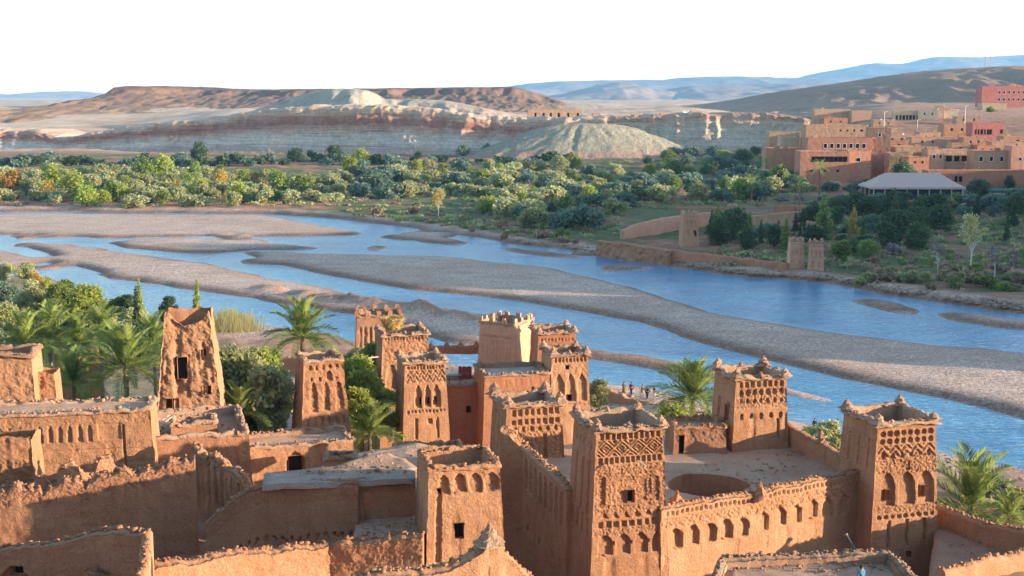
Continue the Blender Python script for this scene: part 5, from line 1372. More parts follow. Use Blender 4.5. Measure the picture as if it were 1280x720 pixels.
# ------------------------------------------------------------------ near vegetation
NG = 'palms in the near garden'
for (u, v, Y, L, nf, dead, lb) in [(157, 462, 112, 3.7, 44, 2, 'big feathery palm directly behind the ruined slab-roofed house'), (378, 424, 127, 3.6, 46, 0, 'dark palm fanning up behind the eroded slab-capped tower'),
                                   (866, 500, 150, 4.5, 64, 0, 'full round palm between the lattice tower and the hollow-rimmed tower'), (1213, 640, 99, 4.2, 40, 0, 'young sunlit palm beside the corner tower, right of the kasbah'),
                                   (30, 432, 135, 3.4, 36, 0, 'palm at the left edge above the capped turret'), (62, 428, 138, 3.6, 38, 0, 'sunlit palm second from the capped turret'), (97, 432, 140, 3.2, 36, 0, 'dark-hearted palm behind the low orange garden wall'),
                                   (125, 420, 150, 3.4, 36, 0, 'yellowish palm below the tall light green tree'), (92, 482, 110, 2.8, 30, 0, 'bluish low palm left of the big feathery palm'), (192, 430, 135, 3.0, 30, 0, 'palm tuft left of the horned ruin tower'),
                                   (300, 520, 108, 2.6, 26, 4, 'low palm with yellow dead fronds below the horned ruin tower'), (452, 520, 118, 3.4, 40, 0, 'bright green palm between the eroded tower and the nest tower'), (462, 545, 112, 2.8, 34, 0, 'lower bright palm at the wall foot beside the slim tower'),
                                   (1262, 648, 96, 2.2, 22, 0, 'bluish low palm at the right edge')]:
    q = P(u, v, Y); g = gz(q.x, q.y)
    palm(Vector((q.x, q.y, g - .3)), max(q.z, g + .5), L, lb, NG, nf, dead=dead)
def near(u, v, kind, i, mt, sc, lb, cat='tree', name='garden_tree', group=None, Y=None):
    if Y is None: g = G(u, v)
    else:
        q = P(u, v, Y); g = Vector((q.x, q.y, q.z))
    return tree(name, kind, i, mt, g, sc, lb, cat, group)
near(108, 418, 'broad_near', 0, 'lime', 1.12, 'tallest light green tree of the near grove')
near(75, 400, 'broad_near', 1, 'green', .75, 'green tree left of the tallest light green one')
near(40, 395, 'olive_near', 0, 'olive', 1.0, 'silvery olive second from the left edge of the near grove', 'olive tree', 'olive_tree')
near(5, 385, 'olive_near', 1, 'bluegreen', 1.0, 'bluish olive at the upper left edge of the near grove', 'olive tree', 'olive_tree')
near(8, 425, 'olive_near', 2, 'olive', 1.15, 'pale olive at the left edge above the palms', 'olive tree', 'olive_tree')
near(70, 425, 'olive_near', 1, 'bluegreen', .95, 'bluish olive in the middle of the near grove', 'olive tree', 'olive_tree')
near(130, 428, 'olive_near', 0, 'olive', 1.0, 'sunlit olive under the tallest light green tree', 'olive tree', 'olive_tree')
near(45, 372, 'broad_near', 2, 'gold', .6, 'golden brown bush tree at the top of the near grove')
near(35, 352, 'olive_near', 2, 'olive', .85, 'pale olive nearest the river shallows in the near grove', 'olive tree', 'olive_tree')
near(5, 350, 'olive_near', 0, 'olive', .8, 'pale bush olive at the left edge by the river shallows', 'olive tree', 'olive_tree')
near(160, 400, 'broad_near', 1, 'darkgreen', .55, 'dark leafy tree right of the tallest light green one')
near(172, 420, 'column', 0, 'darkgreen', .95, 'dark columnar tree left of the horned ruin tower')
near(175, 395, 'column', 1, 'lime', .8, 'slim light tree top behind the dark columnar one')
near(211, 408, 'broad_near', 2, 'darkgreen', .62, 'bushy dark tree rising behind the horned ruin tower')
near(247, 400, 'column', 2, 'lime', .95, 'bright green poplar spire beside the horned ruin tower')
near(300, 505, 'olive_near', 0, 'olive', 1.1, 'large silvery olive right of the horned ruin tower', 'olive tree', 'olive_tree', Y=115)
near(335, 545, 'olive_near', 2, 'olive', 1.0, 'shaded silvery olive beside the eroded slab-capped tower', 'olive tree', 'olive_tree', Y=112)
near(345, 500, 'olive_near', 1, 'olive', .7, 'small olive tucked behind the eroded slab-capped tower', 'olive tree', 'olive_tree', Y=122)
near(460, 500, 'shrub_near', 0, 'lime', 1.8, 'bright yellow-green bush beside the tall nest tower', 'bush', 'garden_bush', Y=130)
near(445, 470, 'olive_near', 1, 'olive', .6, 'small olive behind the eroded tower, near the nest tower', 'olive tree', 'olive_tree', Y=140)
near(475, 470, 'shrub_near', 1, 'green', 1.5, 'green bush at the foot of the nest tower', 'bush', 'garden_bush', Y=134)
near(749, 512, 'broad_near', 1, 'olive', .5, 'feathery pale tree on the shore beside the pointed-niche tower', Y=150)
near(835, 545, 'shrub_near', 1, 'lime', 1.4, 'light green bush at the foot of the full round palm', 'bush', 'garden_bush', Y=126)
near(1040, 566, 'shrub_near', 2, 'olive', 1.5, 'pale silvery bush behind the terrace parapet', 'bush', 'garden_bush', Y=120)
near(1016, 556, 'shrub_near', 0, 'lime', .8, 'small yellow-green bush left of the pale silvery bush', 'bush', 'garden_bush', Y=122)
near(1272, 650, 'shrub_near', 1, 'olive', 1.2, 'grey-green bush at the far right edge above the yard wall', 'bush', 'garden_bush')
near(1245, 622, 'shrub_near', 2, 'bluegreen', 1.1, 'bluish twiggy bush behind the young palm', 'bush', 'garden_bush')
q_ = random.Random(77); BC = dict(green='leafy green', olive='silvery', lime='yellow-green', bluegreen='bluish', darkgreen='dark green')
for k in range(46):
    u, v = q_.uniform(-15, 205), q_.uniform(352, 470)
    if v < np.interp(u, [0, 60, 120, 180, 205], [356, 354, 380, 408, 412]) or v > np.interp(u, [0, 70, 205], [438, 462, 455]): continue
    sc_, mt_ = q_.uniform(.9, 1.9), q_.choice(('green', 'olive', 'lime', 'bluegreen', 'darkgreen'))
    near(u, v, 'shrub_near', k % 3, mt_, sc_, '%s %s bush in the near grove, %s' % ('small' if sc_ < 1.25 else 'large' if sc_ > 1.6 else 'mid-sized', BC[mt_], 'at the river side' if v < 400 else 'among the palms' if v > 425 else 'under the tall trees') + (' near the edge' if u < 70 else ' near the horned ruin' if u > 140 else ''), 'bush', 'garden_bush', 'bushes of the near grove')
for k in range(16):
    u, v = q_.uniform(262, 350), q_.uniform(470, 545)
    sc_, mt_ = q_.uniform(.9, 1.7), q_.choice(('green', 'olive', 'lime'))
    near(u, v, 'shrub_near', k % 3, mt_, sc_, '%s %s bush between the horned ruin and the eroded tower, %s' % ('small' if sc_ < 1.3 else 'large', BC[mt_], 'low down' if v > 520 else 'high up' if v < 495 else 'midway'), 'bush', 'garden_bush', 'bushes between the two ruined towers', Y=q_.uniform(110, 128))
for k in range(12):
    u, v = q_.uniform(432, 476), q_.uniform(480, 556)
    sc_, mt_ = q_.uniform(.9, 1.6), q_.choice(('green', 'lime', 'lime'))
    near(u, v, 'shrub_near', k % 3, mt_, sc_, '%s %s bush below the nest tower, %s' % ('small' if sc_ < 1.25 else 'large', BC[mt_], 'low down' if v > 530 else 'high up' if v < 505 else 'midway'), 'bush', 'garden_bush', 'bushes below the nest tower', Y=q_.uniform(112, 128))
near(95, 452, 'shrub_near', 0, 'darkgreen', 1.6, 'dark bush in the shade under the left palms', 'bush', 'garden_bush')
near(30, 462, 'shrub_near', 1, 'darkgreen', 1.7, 'dark bush behind the capped turret', 'bush', 'garden_bush')
near(185, 455, 'shrub_near', 2, 'green', 1.6, 'green bush beside the big feathery palm', 'bush', 'garden_bush')
for (u, v, s_, mt, lb) in [(283, 414, 1.0, 'reed', 'tall yellow reed clump on the shore'), (302, 413, .75, 'reed', 'shorter pale reed clump right of the tall one')]:
    q = G(u, v); n = 260; r_ = np.random.default_rng(int(u))
    base = r_.normal(size=(n, 2)) * np.array([1.4, .8]); hh = r_.uniform(1.4, 4.2, n) * s_; ln = r_.normal(size=(n, 2)) * .5
    V = np.zeros((n, 4, 3)); V[:, 0, :2] = base; V[:, 1, :2] = base + [.12, 0.03]; V[:, 2, :2] = base + ln + [.05, 0]; V[:, 3, :2] = base + ln * .9 + [-.06, .03]
    V[:, 2, 2] = hh; V[:, 3, 2] = hh * .92; V[:, :2, 2] = -.2
    o = mesh_np('reed_clump', V.reshape(-1, 3), np.arange(4 * n).reshape(-1, 4), M[mt]); o.location = q; tag(o, lb, 'reeds')

# ------------------------------------------------------------------ the far bank: towers, ramparts, garden walls
BG = 'small towers on the far bank'
for (u, vb, vt, w, rz, lb) in [(855, 309, 268, 3.7, 6, 'square river tower standing alone at the end of the pink rampart'), (989, 336, 302, 2.9, 0, 'slender bank tower, taller of the pair at the brick wall end'), (1012, 337, 304, 3.0, -12, 'bank tower leaning beside the slender one, at the brick wall end')]:
    g = G(u, vb); tp = P(u, vt, g.y)
    block(lb, tp, rz, w, w, tp.z - g.z + 1, name='bank_tower', group=BG, rim='cren', res=.1, material='adobe_pale', bat=.045, roofdrop=.4,
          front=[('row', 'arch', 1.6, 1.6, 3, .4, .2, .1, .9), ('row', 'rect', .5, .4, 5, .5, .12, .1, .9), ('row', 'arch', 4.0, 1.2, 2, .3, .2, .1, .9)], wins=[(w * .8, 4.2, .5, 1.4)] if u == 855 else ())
def along(lb, pts, name='garden_wall', th=.6, material='adobe_pale', top=None, **k):
    """pts: (u, v of foot, v of top)"""
    gs = [G(u, vb) for (u, vb, _) in pts]; zt = [P(u, vt, g.y).z for (u, _, vt), g in zip(pts, gs)]
    return wall(lb, [(g.x, g.y) for g in gs], zt, min(g.z for g in gs) - 1.5, th, name=name, res=k.pop('res', .35), material=material, **k)
along('pale pink rampart wall climbing from the river bank to the square tower', [(777, 299, 288), (795, 296, 280), (825, 292, 273), (858, 286, 268), (890, 282, 265)], name='rampart', th=1.0, material='adobe_pink', topamp=.05)
along('rough stone retaining wall along the water below the rampart', [(749, 319, 300), (790, 326, 305), (838, 331, 313)], name='stone_wall', th=2.0, material='adobe_dark', lumpy=.3, ops=[('lump', .4, 6, .3, 1.2)], topamp=.15, amp=.2)
along('long low brick wall running along the bank to the pair of towers', [(838, 326, 312), (900, 331, 319), (985, 337, 329)], name='brick_wall', th=.7, material='village_red', topamp=.12, lumpy=.12)
along('arcaded garden wall behind the row of conifers', [(935, 282, 270), (985, 283, 265), (1030, 282, 261)], ops=[('row', 'arch', .6, 1.8, 14, .5, .2, .05, .95)])
along('upper red garden wall with a step, left of the tallest cypress', [(968, 266, 257), (1012, 266, 257)], material='village_red')
along('red garden retaining wall half hidden under the tallest cypress', [(1008, 292, 276), (1028, 294, 278)], material='village_red')
along('low red field wall at the edge of the green plot in the grove', [(845, 262, 259), (905, 262, 258)], material='village_red', th=.5)
along('low mud wall on the plateau rim beside the ruins', [(770, 150, 146), (800, 149, 143.5), (850, 147, 142)], material='adobe_red', topamp=.6, res=.8, th=1.2)
g = G(912, 292)
gt = P(912, 259, g.y)
block('ornate garden gate tower peeking over the conifers', gt, 4, 2.2, 2.4, gt.z - g.z + 1, name='gate_tower', cat='gate', rim='cren', res=.25, material='adobe_pale', roofdrop=.4, front=[('row', 'rect', .6, 1.2, 3, .5, .15, .1, .9), ('one', 'arch', 1.1, 3, 1.0, 3, .3)])

# ------------------------------------------------------------------ the village on the right
VH = 'houses of the village'
def house(u0, u1, vt, Y, lb, material='village_tan', rot=0, wl=9, rows=(), rim='para', extra=0, rw=(), cren=False, name='village_house', cat='house', group=VH, tr=.9, wt=False):
    q = P(u0, vt, Y); w = (u1 - u0) / FPX * (Y * CP + (40 - q.z) * SP) / math.cos(R(rot))
    h = max(3.0, q.z - gz(q.x + w / 2, Y + 3) + 1.5 + extra)
    ws = []
    for (z, hh, ww, n, a, c) in rows: ws += [(w * (a + (c - a) * (k + .5) / n), z, ww, hh) for k in range(n)]
    rws = []
    for (z, hh, ww, n, a, c) in rw: rws += [(wl * (a + (c - a) * (k + .5) / n), z, ww, hh) for k in range(n)]
    return block(lb, q, rot, w, wl, h, name=name, cat=cat, group=group, bat=.01, rim='cren' if cren else rim, merlon=0, res=.45, material=material, amp=.06, ramp_=.03, rimmat=material, roofmat='roof', roofdrop=.6, wins=ws, rwins=rws, winframe=M['white'] if wt else None)
house(1001, 1062, 190, 538, 'lower wing of the red hotel with a dark band of windows', 'village_red', -1, 12, [(2.0, 2.2, 1.9, 8, .22, .95), (7.2, 1.3, 1.0, 3, .1, .9)])
house(1060, 1090, 189, 540, 'curved bay of the red hotel with one white window', 'village_red', 6, 10, [(2.8, 1.6, 2.0, 1, .2, .7)], wt=True)
house(1010, 1092, 173, 556, 'upper storey of the red hotel with white-framed windows behind a terrace', 'village_red', -1, 10, [(2.2, 2.0, 1.6, 7, .22, .9)], wt=True)
house(1086, 1113, 160, 560, 'square stair tower of the red hotel with a sunlit side', 'village_tan', -8, 10, [(2.2, 1.4, 1.2, 1, .3, .7)], rw=[(5, 1.4, 1.2, 2, .2, .8)], wt=True)
house(1008, 1085, 157, 600, 'long roofed block behind the red hotel', 'village_tan', -1, 12, [(1.6, 1.3, 1.1, 4, .5, .95)])
house(1112, 1140, 192, 545, 'sunlit tan annexe right of the red hotel', 'village_tan', -5, 10, [(2, 1.4, 1.2, 1, .3, .7)])
house(1120, 1165, 184, 560, 'plain brown house with a flat parapet beyond the dark palm', 'village_tan', -1, 12, [])
house(1160, 1180, 187, 548, 'narrow tan house with two small white windows', 'village_tan', -1, 9, [(2.2, 1.5, 1.2, 2, .2, 1.0)], wt=True)
house(1180, 1222, 188, 552, 'tan house with a deep shaded veranda', 'village_tan', -1, 9, [(2.2, 2.6, 2.6, 4, .05, .95)])
house(1218, 1266, 189, 540, 'tan house with three white-framed square windows', 'village_tan', -1, 9, [(2.2, 2.0, 1.5, 3, .05, .85)], wt=True)
house(1265, 1310, 183, 536, 'pink house at the right edge with an air-conditioning box', 'adobe_pink', -1, 9, [(4.5, 1.4, 1.2, 2, .1, .7)], wt=True)
house(1160, 1290, 214, 505, 'long red terrace wall with arches below the veranda house', 'village_red', -1, 8, [(2.0, 2.2, 1.3, 2, .25, .34)])
house(1105, 1150, 169, 640, 'low tan house with a terrace roof behind the sunlit annexe', 'village_tan', -1, 10, [(1.5, 1.3, 1.1, 3, .1, .9)])
house(1140, 1205, 172, 620, 'flat brown house in the middle of the village', 'village_tan', -1, 10, [(1.5, 1.3, 1.1, 2, .1, .5)])
house(1000, 1030, 166, 660, 'small tan house left of the long roofed block', 'village_tan', -1, 9, [(1.5, 1.3, 1.1, 1, .3, .7)])
house(962, 1000, 166, 650, 'low brown house at the village edge', 'village_tan', -1, 10, [])
house(976, 997, 172, 610, 'pale cube house catching the sun at the village edge', 'village_cream', -1, 8, [])
house(958, 1003, 186, 575, 'grey shaded house left of the hotel', 'adobe_dark', -1, 10, [])
house(1118, 1150, 139, 800, 'pale arcaded wing of the cream house with arched openings', 'village_cream', -4, 9, [(2.6, 2.6, 1.5, 7, .04, .96)])
house(1148, 1172, 137, 797, 'cream house with a small raised turret', 'village_cream', -12, 12, [(1.8, 1.3, 1.0, 2, .1, .9)])
house(1170, 1197, 138, 800, 'plain cream end block of the arcaded house', 'village_cream', -6, 9, [])
house(1170, 1180, 132, 799, 'little turret on top of the cream house', 'village_cream', -12, 6, [])
house(1180, 1216, 156, 690, 'blue-grey shaded house with a flat roof', 'adobe_dark', -1, 10, [(2, 1.4, 1.2, 2, .1, .8)])
house(1216, 1256, 154, 670, 'bright pink house with arched windows', 'village_crimson', -1, 10, [(3.2, 2.6, 1.2, 6, .06, .62), (3.2, 2.4, 1.4, 1, .8, .98)])
house(1228, 1290, 108, 1010, 'red building on the hill with two rows of small white windows', 'village_crimson', -1, 14, [(3.5, 2.2, 1.8, 7, .3, .98), (9.0, 2.2, 1.8, 7, .3, .98)], wt=True)
house(1228, 1258, 130, 900, 'beige cube house below the red building on the hill', 'village_cream', -4, 12, [])
house(1060, 1120, 161, 720, 'low brown row house above the hotel roofs', 'village_tan', -1, 9, [])
house(1018, 1062, 137, 830, 'distant flat brown house under the tan hill', 'village_tan', -1, 10, [])
house(1065, 1090, 139, 820, 'small distant brown house beside the flat one', 'village_tan', -1, 10, [])
house(1205, 1232, 172, 610, 'small red house among the middle roofs', 'village_red', -1, 8, [(1.5, 1.2, 1, 2, .1, .9)])
house(1240, 1290, 178, 590, 'flat tan house behind the three-window house', 'village_tan', -1, 8, [])
for (u0, u1, vt, Y, m_, lb) in [(1030, 1058, 163, 640, 'village_tan', 'small flat house peeping over the long roofed block'), (1088, 1112, 172, 610, 'village_cream', 'sunny little house behind the hotel stair tower'), (1112, 1136, 176, 590, 'village_red', 'little red house above the sunlit annexe'),
                               (1150, 1176, 166, 650, 'village_tan', 'small house with a blank wall above the middle roofs'), (1190, 1212, 180, 575, 'village_tan', 'low house between the red one and the veranda'), (1222, 1246, 182, 570, 'village_red', 'small red-brown house behind the three-window house'), (1255, 1290, 171, 620, 'village_tan', 'flat house below the big brown-green tree'),
                               (1092, 1118, 150, 760, 'village_tan', 'low house left of the pale arcaded wing'), (1030, 1060, 148, 780, 'village_red', 'low reddish house under the distant brown ones'), (1196, 1226, 146, 760, 'village_tan', 'low house right of the cream end block'), (1136, 1162, 197, 530, 'village_red', 'low red lean-to beyond the dark palm')]:
    house(u0, u1, vt, Y, lb, m_, rnd.choice((-4, 0, 3)), 9, [(1.2, 1.2, 1.0, rnd.choice((1, 2)), .1, .9)])
# roof-top clutter: stair heads, tanks and aerials on the village roofs
hs = [o for o in COL.objects if o.get('group') == VH and o.type == 'EMPTY']
for o in hs:
    rf = [c for c in o.children if c.name.startswith('roof')]
    if not rf: continue
    zs = [v.co for v in rf[0].data.vertices]
    xs_, ys_, zz = [c.x for c in zs], [c.y for c in zs], max(c.z for c in zs)
    for k in range(rnd.choice((0, 1, 1, 2))):
        x, y = rnd.uniform(min(xs_) + 1, max(xs_) - 1) if max(xs_) - min(xs_) > 2.2 else 0, rnd.uniform(min(ys_) + 1, max(ys_) - 1)
        t_ = rnd.random(); mb = MB()
        if t_ < .45: mb.box((0, 0, .8), (2.0, 1.8, 1.7)); mb.build('stair_head', M[rnd.choice(('village_tan', 'village_red'))], o, (x, y, zz))
        elif t_ < .7: mb.lathe((0, 0, 0), [(.5, 0), (.55, .1), (.55, 1.0), (.2, 1.15)], 10); mb.build('water_tank', M[rnd.choice(('white', 'metal'))], o, (x, y, zz))
        else:
            mb.tube((0, 0, 0), (0, 0, 2.6), .05, .04, 4)
            for q_ in (1.9, 2.2, 2.5): mb.tube((-.5, 0, q_), (.5, 0, q_), .03, .03, 4)
            mb.build('aerial', M['metal'], o, (x, y, zz))
# ruins on the plateau
rh = G(662, 149)
q = P(660, 137.5, 900)
block('long roofless ruin with six dark doorways on the cliff top', q, 1, 67 / FPX * 905, 8, max(4, q.z - gz(q.x + 18, 903) + 1.5), name='ruined_house', cat='ruin', rim='para', merlon=0, res=.5, material='village_tan', rimmat='village_tan', roofdrop=1.5, ramp_=.08,
      wins=[(37.7 * f, 2.0, 1.6, 3.2) for f in (.14, .29, .42, .57, .74, .92)])
for (u, vt, w, lb) in [(741, 141, 4, 'small broken ruin tower right of the six-door ruin'), (751, 144, 6, 'low rubble block beside the broken ruin tower'), (793, 143, 3, 'narrow ruin stump on the plateau wall'), (826, 140.5, 7, 'square mud hut on the plateau near the parked van'), (864, 138, 7, 'small mud hut just right of the parked van')]:
    q = P(u, vt, 890)
    block(lb, q, 5, w, 4, max(2.5, q.z - gz(q.x, 892) + 1.5), name='ruined_hut', cat='ruin', rim=None, roofdrop=None, res=.6, material='village_tan', tops={'f': [.4, 0, .6, .2], 'r': .3, 'b': .2, 'l': .3})

# pavilion with canvas hip roof
def pavilion():
    Y = 462; a, c = P(1092, 244, Y), P(1208, 244, Y - 4); g = min(gz(a.x, Y), gz(c.x, Y))
    w, d = c.x - a.x, 17.0; cx = (a.x + c.x) / 2
    o = empty('pavilion', (cx, Y + d / 2, g)); tag(o, 'open restaurant pavilion with a pink canvas hip roof and dark interior', 'pavilion')
    ze, zr = P(1100, 234, Y).z - g, P(1140, 216, Y + 8).z - g
    mb = MB(); n = 10
    def rp(fx, fy): # hip surface
        x, y = (fx - .5) * (w + 2), (fy - .5) * (d + 2)
        k = min(min(fx, 1 - fx) * w / (w * .2), min(fy, 1 - fy) * 2, 1)
        return (x, y, ze + (zr - ze) * k - .25 * math.sin(min(1, k) * math.pi))
    vs = [rp(i / 24, j / 12) for j in range(13) for i in range(25)]; vs2 = [(x, y, z - .15) for x, y, z in vs]
    f = [(j * 25 + i, j * 25 + i + 1, (j + 1) * 25 + i + 1, (j + 1) * 25 + i) for j in range(12) for i in range(24)]
    mb.add(vs, f); mb.add(vs2, [t[::-1] for t in f])
    mb.build('roof', M['canvas'], o)
    v_ = MB(); v_.box((0, -d / 2 - .9, ze - .35), (w + 1.6, .12, .7)); v_.box((-w / 2 - .9, 0, ze - .35), (.12, d + 1.6, .7)); v_.build('valance', M['canvas'], o)
    for k in range(9):
        p_ = MB(); p_.box((0, 0, ze / 2), (.35, .35, ze)); p_.build('post', M['canvas'], o, (-w / 2 + w * k / 8, -d / 2, 0))
    for k in range(1, 4):
        p_ = MB(); p_.box((0, 0, ze / 2), (.35, .35, ze)); p_.build('post', M['canvas'], o, (-w / 2, -d / 2 + d * k / 3, 0))
    b_ = MB(); b_.box((0, -d / 2, .45), (w, .3, .95)); b_.build('low_wall', M['village_red'], o)
    for k in range(8):
        p_ = MB(); p_.box((0, 0, ze / 2 + .2), (w / 8 - .5, .06, ze - 1.0)); p_.build('pane', M['glass'], o, (-w / 2 + w * (k + .5) / 8, -d / 2 + .3, 0))
    b_ = MB(); b_.box((0, 0, ze / 2), (w - 2, d - 2, ze - .6)); b_.build('interior', M['dark'], o)
    t = MB(); t.box((0, 0, 0), (30, 10, .8)); tt = t.build('pool_terrace', M['roof_pale'], None, (cx + 24, Y - 8, g + .1)); tag(tt, 'paved pool terrace in front of the pavilion', None, None, 'structure')
    pw_ = MB(); pw_.box((0, 0, 0), (16, 4.5, .2)); tag(pw_.build('swimming_pool', M['pool'], None, (cx + 22, Y - 7, g + .42)), 'small blue swimming pool on the terrace by the pavilion', 'pool')
    def chair(x, y, i):
        r_ = empty('white_chair', (x, y, g + .5), rnd.uniform(-.4, .4)); tag(r_, 'white chair in the row along the pool terrace', 'chair', 'white chairs on the pool terrace')
        for nm, cc, dd in (('seat', (0, 0, .42), (.55, .55, .08)), ('backrest', (0, .27, .75), (.55, .07, .6))):
            m_ = MB(); m_.box(cc, dd); m_.build(nm, M['white'], r_)
        for sx in (-.22, .22):
            for sy in (-.22, .22):
                m_ = MB(); m_.box((sx, sy, .2), (.06, .06, .4)); m_.build('leg', M['white'], r_)
    for i in range(7): chair(cx + 11 + i * 1.3, Y - 11.3, i)
    for i in range(5): chair(cx + 31 + i * 1.9, Y - 6.0 - (i % 2), i)
    k = empty('canopy', (cx + 38, Y + 6, g)); tag(k, 'dark green shade canopy on posts beside the pool', 'canopy')
    m_ = MB(); m_.box((0, 0, 4.2), (24, 12, .35)); m_.box((0, -6, 3.8), (24, .2, .7)); m_.build('shade_cloth', M['canopy'], k)
    for i in range(5):
        m_ = MB(); m_.box((0, 0, 2.1), (.25, .25, 4.1)); m_.build('post', M['metal'], k, (-11 + 5.5 * i, -5.5, 0))
pavilion()

# vans, masts, poles
def van(u, v, lb, rz):
    g = G(u, v); o = empty('parked_van', g, rz); tag(o, lb, 'van', 'vans parked on the plateau')
    mb = MB(); prof = [(-2.6, .45), (-2.6, 1.6), (-2.3, 2.35), (1.1, 2.4), (1.9, 1.5), (2.6, 1.3), (2.65, .45)]
    n = len(prof); vs = [(x, -.95, z) for x, z in prof] + [(x, .95, z) for x, z in prof]
    mb.add(vs, [tuple(range(n)), tuple(range(2 * n - 1, n - 1, -1))] + [(i, i + n, (i + 1) % n + n, (i + 1) % n) for i in range(n)]); mb.build('body', M['white'], o)
    for x in (-1.6, -.2, .9):
        m_ = MB(); m_.box((x, -.96, 1.85), (.9, .04, .55)); m_.build('window', M['glass'], o)
    for x in (-1.7, 1.7):
        for y in (-.9, .9):
            m_ = MB(); m_.tube((x, y - .12, .4), (x, y + .12, .4), .4, .4, 12); m_.build('wheel', M['rubber'], o)
van(857, 143, 'white van parked on the plateau beside a small mud hut', R(8)); van(922, 138, 'white van parked far right along the plateau track', R(-5))
for (u, vt, lb) in [(1233, 52, 'taller thin lattice mast on the tan hill ridge'), (1239, 58, 'shorter lattice mast beside the taller one on the ridge')]:
    X = (u - 640) / FPX * 1540; q = P(u, vt, 1540); zb = 70.0
    o = empty('radio_mast', (q.x, 1540, zb)); tag(o, lb, 'mast', 'radio masts on the ridge')
    hh = q.z - zb
    for a in range(3):
        m_ = MB(); t = a * 2.094; m_.tube((.5 * math.cos(t), .5 * math.sin(t), 0), (.3 * math.cos(t), .3 * math.sin(t), hh), .09, .07, 4); m_.build('leg', M['white'] if a == 0 else M['terracotta'], o)
    m_ = MB()
    for k in range(int(hh / 1.6)):
        for a in range(3):
            t, t2 = a * 2.094, (a + 1) * 2.094; r1, r2 = .5 - .2 * k * 1.6 / hh, .5 - .2 * (k + 1) * 1.6 / hh
            m_.tube((r1 * math.cos(t), r1 * math.sin(t), k * 1.6), (r2 * math.cos(t2), r2 * math.sin(t2), (k + 1) * 1.6), .05, .05, 3)
    m_.build('bracing', M['terracotta'], o)
for (u, vt, vb, lb) in [(1206, 132, 148, 'white street lamp post behind the cream house'), (1105, 140, 153, 'lamp post by the distant brown houses'), (1146, 150, 168, 'thin pole over the middle village roofs'), (1157, 160, 172, 'second thin pole over the village roofs'), (1210, 163, 178, 'thin pole right of the flat brown house')]:
    Y = 700; q0, q1 = P(u, vb + 6, Y), P(u, vt, Y)
    o = empty('lamp_post', q0); tag(o, lb, 'pole')
    m_ = MB(); m_.tube((0, 0, 0), (0, 0, q1.z - q0.z), .16, .10, 6); m_.build('pole', M['white'], o)
    m_ = MB(); m_.tube((0, 0, q1.z - q0.z - .1), (1.2, 0, q1.z - q0.z + .25), .07, .06, 5); m_.box((1.4, 0, q1.z - q0.z + .25), (.7, .25, .14)); m_.build('lamp_head', M['white'], o)
VT = 'trees in the village'
for k, (u, v, Y, kind, mt, sc, lb) in enumerate([(958, 222, 535, 'broad', 'bluegreen', 1.2, 'bluish tree before the grey shaded house'), (975, 224, 530, 'broad', 'darkgreen', 1.35, 'tall dark tree before the grey shaded house'), (992, 226, 525, 'olive', 'bluegreen', 1.6, 'wide bluish olive at the corner of the hotel garden'), (1008, 230, 512, 'olive', 'olive', 1.2, 'silvery olive below the hotel windows'),
        (1040, 232, 508, 'olive', 'bluegreen', 1.3, 'bluish olive below the hotel bay'), (1062, 234, 505, 'shrub', 'green', 1.8, 'green bush at the foot of the hotel wall'), (1088, 236, 500, 'olive', 'olive', 1.1, 'silvery olive near the pavilion corner')]):
    q = P(u, v, Y); tree('village_tree', kind, k % 3, mt, Vector((q.x, q.y, gz(q.x, q.y))), sc, lb, 'tree', VT)
for (u, v, Y, kind, mt, sc, lb) in [(1267, 200, 600, 'broad', 'darkgreen', 1.7, 'big brown-green tree behind the pink house'), (1250, 165, 690, 'broad', 'green', 1.0, 'green tree beside the bright pink house'), (985, 165, 700, 'broad', 'darkgreen', 1.3, 'dark tree at the upper village edge'), (1000, 160, 705, 'broad', 'olive', 1.0, 'olive coloured tree at the upper village edge'),
                                    (1028, 155, 720, 'shrub', 'darkgreen', 2.2, 'dark bush above the long roofed block'), (1172, 175, 640, 'shrub', 'green', 2.0, 'green bush among the middle roofs'), (1182, 217, 495, 'shrub', 'darkgreen', 2.4, 'dark rounded bush behind the pavilion roof'), (1225, 232, 470, 'broad', 'darkgreen', 1.2, 'dark tree between the pavilion and the green canopy'),
                                    (1128, 215, 520, 'broad', 'darkgreen', 1.3, 'dark tree in front of the plain brown house'), (1143, 212, 525, 'broad', 'bluegreen', 1.0, 'bluish tree beside the dark one in front of the brown house'), (1085, 225, 500, 'broad', 'darkgreen', 1.0, 'dark tree at the foot of the hotel bay'), (1238, 148, 880, 'shrub', 'green', 2.0, 'small green bush below the beige cube house'), (985, 210, 545, 'broad', 'darkgreen', 1.2, 'dark tree at the left corner of the hotel'), (1070, 232, 490, 'olive', 'bluegreen', 1.2, 'bluish olive left of the pavilion'), (1262, 222, 500, 'broad', 'darkgreen', .8, 'small dark tree behind the green canopy')]:
    q = P(u, v, Y); g = Vector((q.x, q.y, gz(q.x, q.y)))
    tree('village_tree', kind, rnd.randrange(3), mt, g, sc, lb, 'tree', VT)

# ------------------------------------------------------------------ people
def skin_obj(name, verts, edges, rad, material, parent, sub=1):
    me = bpy.data.meshes.new(name); me.from_pydata([tuple(v) for v in verts], edges, [])
    me.materials.append(material)
    o = link(name, me, parent)
    md = o.modifiers.new('skin', 'SKIN'); md.use_smooth_shade = True
    sv = me.skin_vertices[0].data
    for i, r_ in enumerate(rad): sv[i].radius = (r_, r_) if not isinstance(r_, tuple) else r_
    sv[0].use_root = True
    o.modifiers.new('subdivision', 'SUBSURF').levels = sub
    o.modifiers['subdivision'].render_levels = sub
    return o

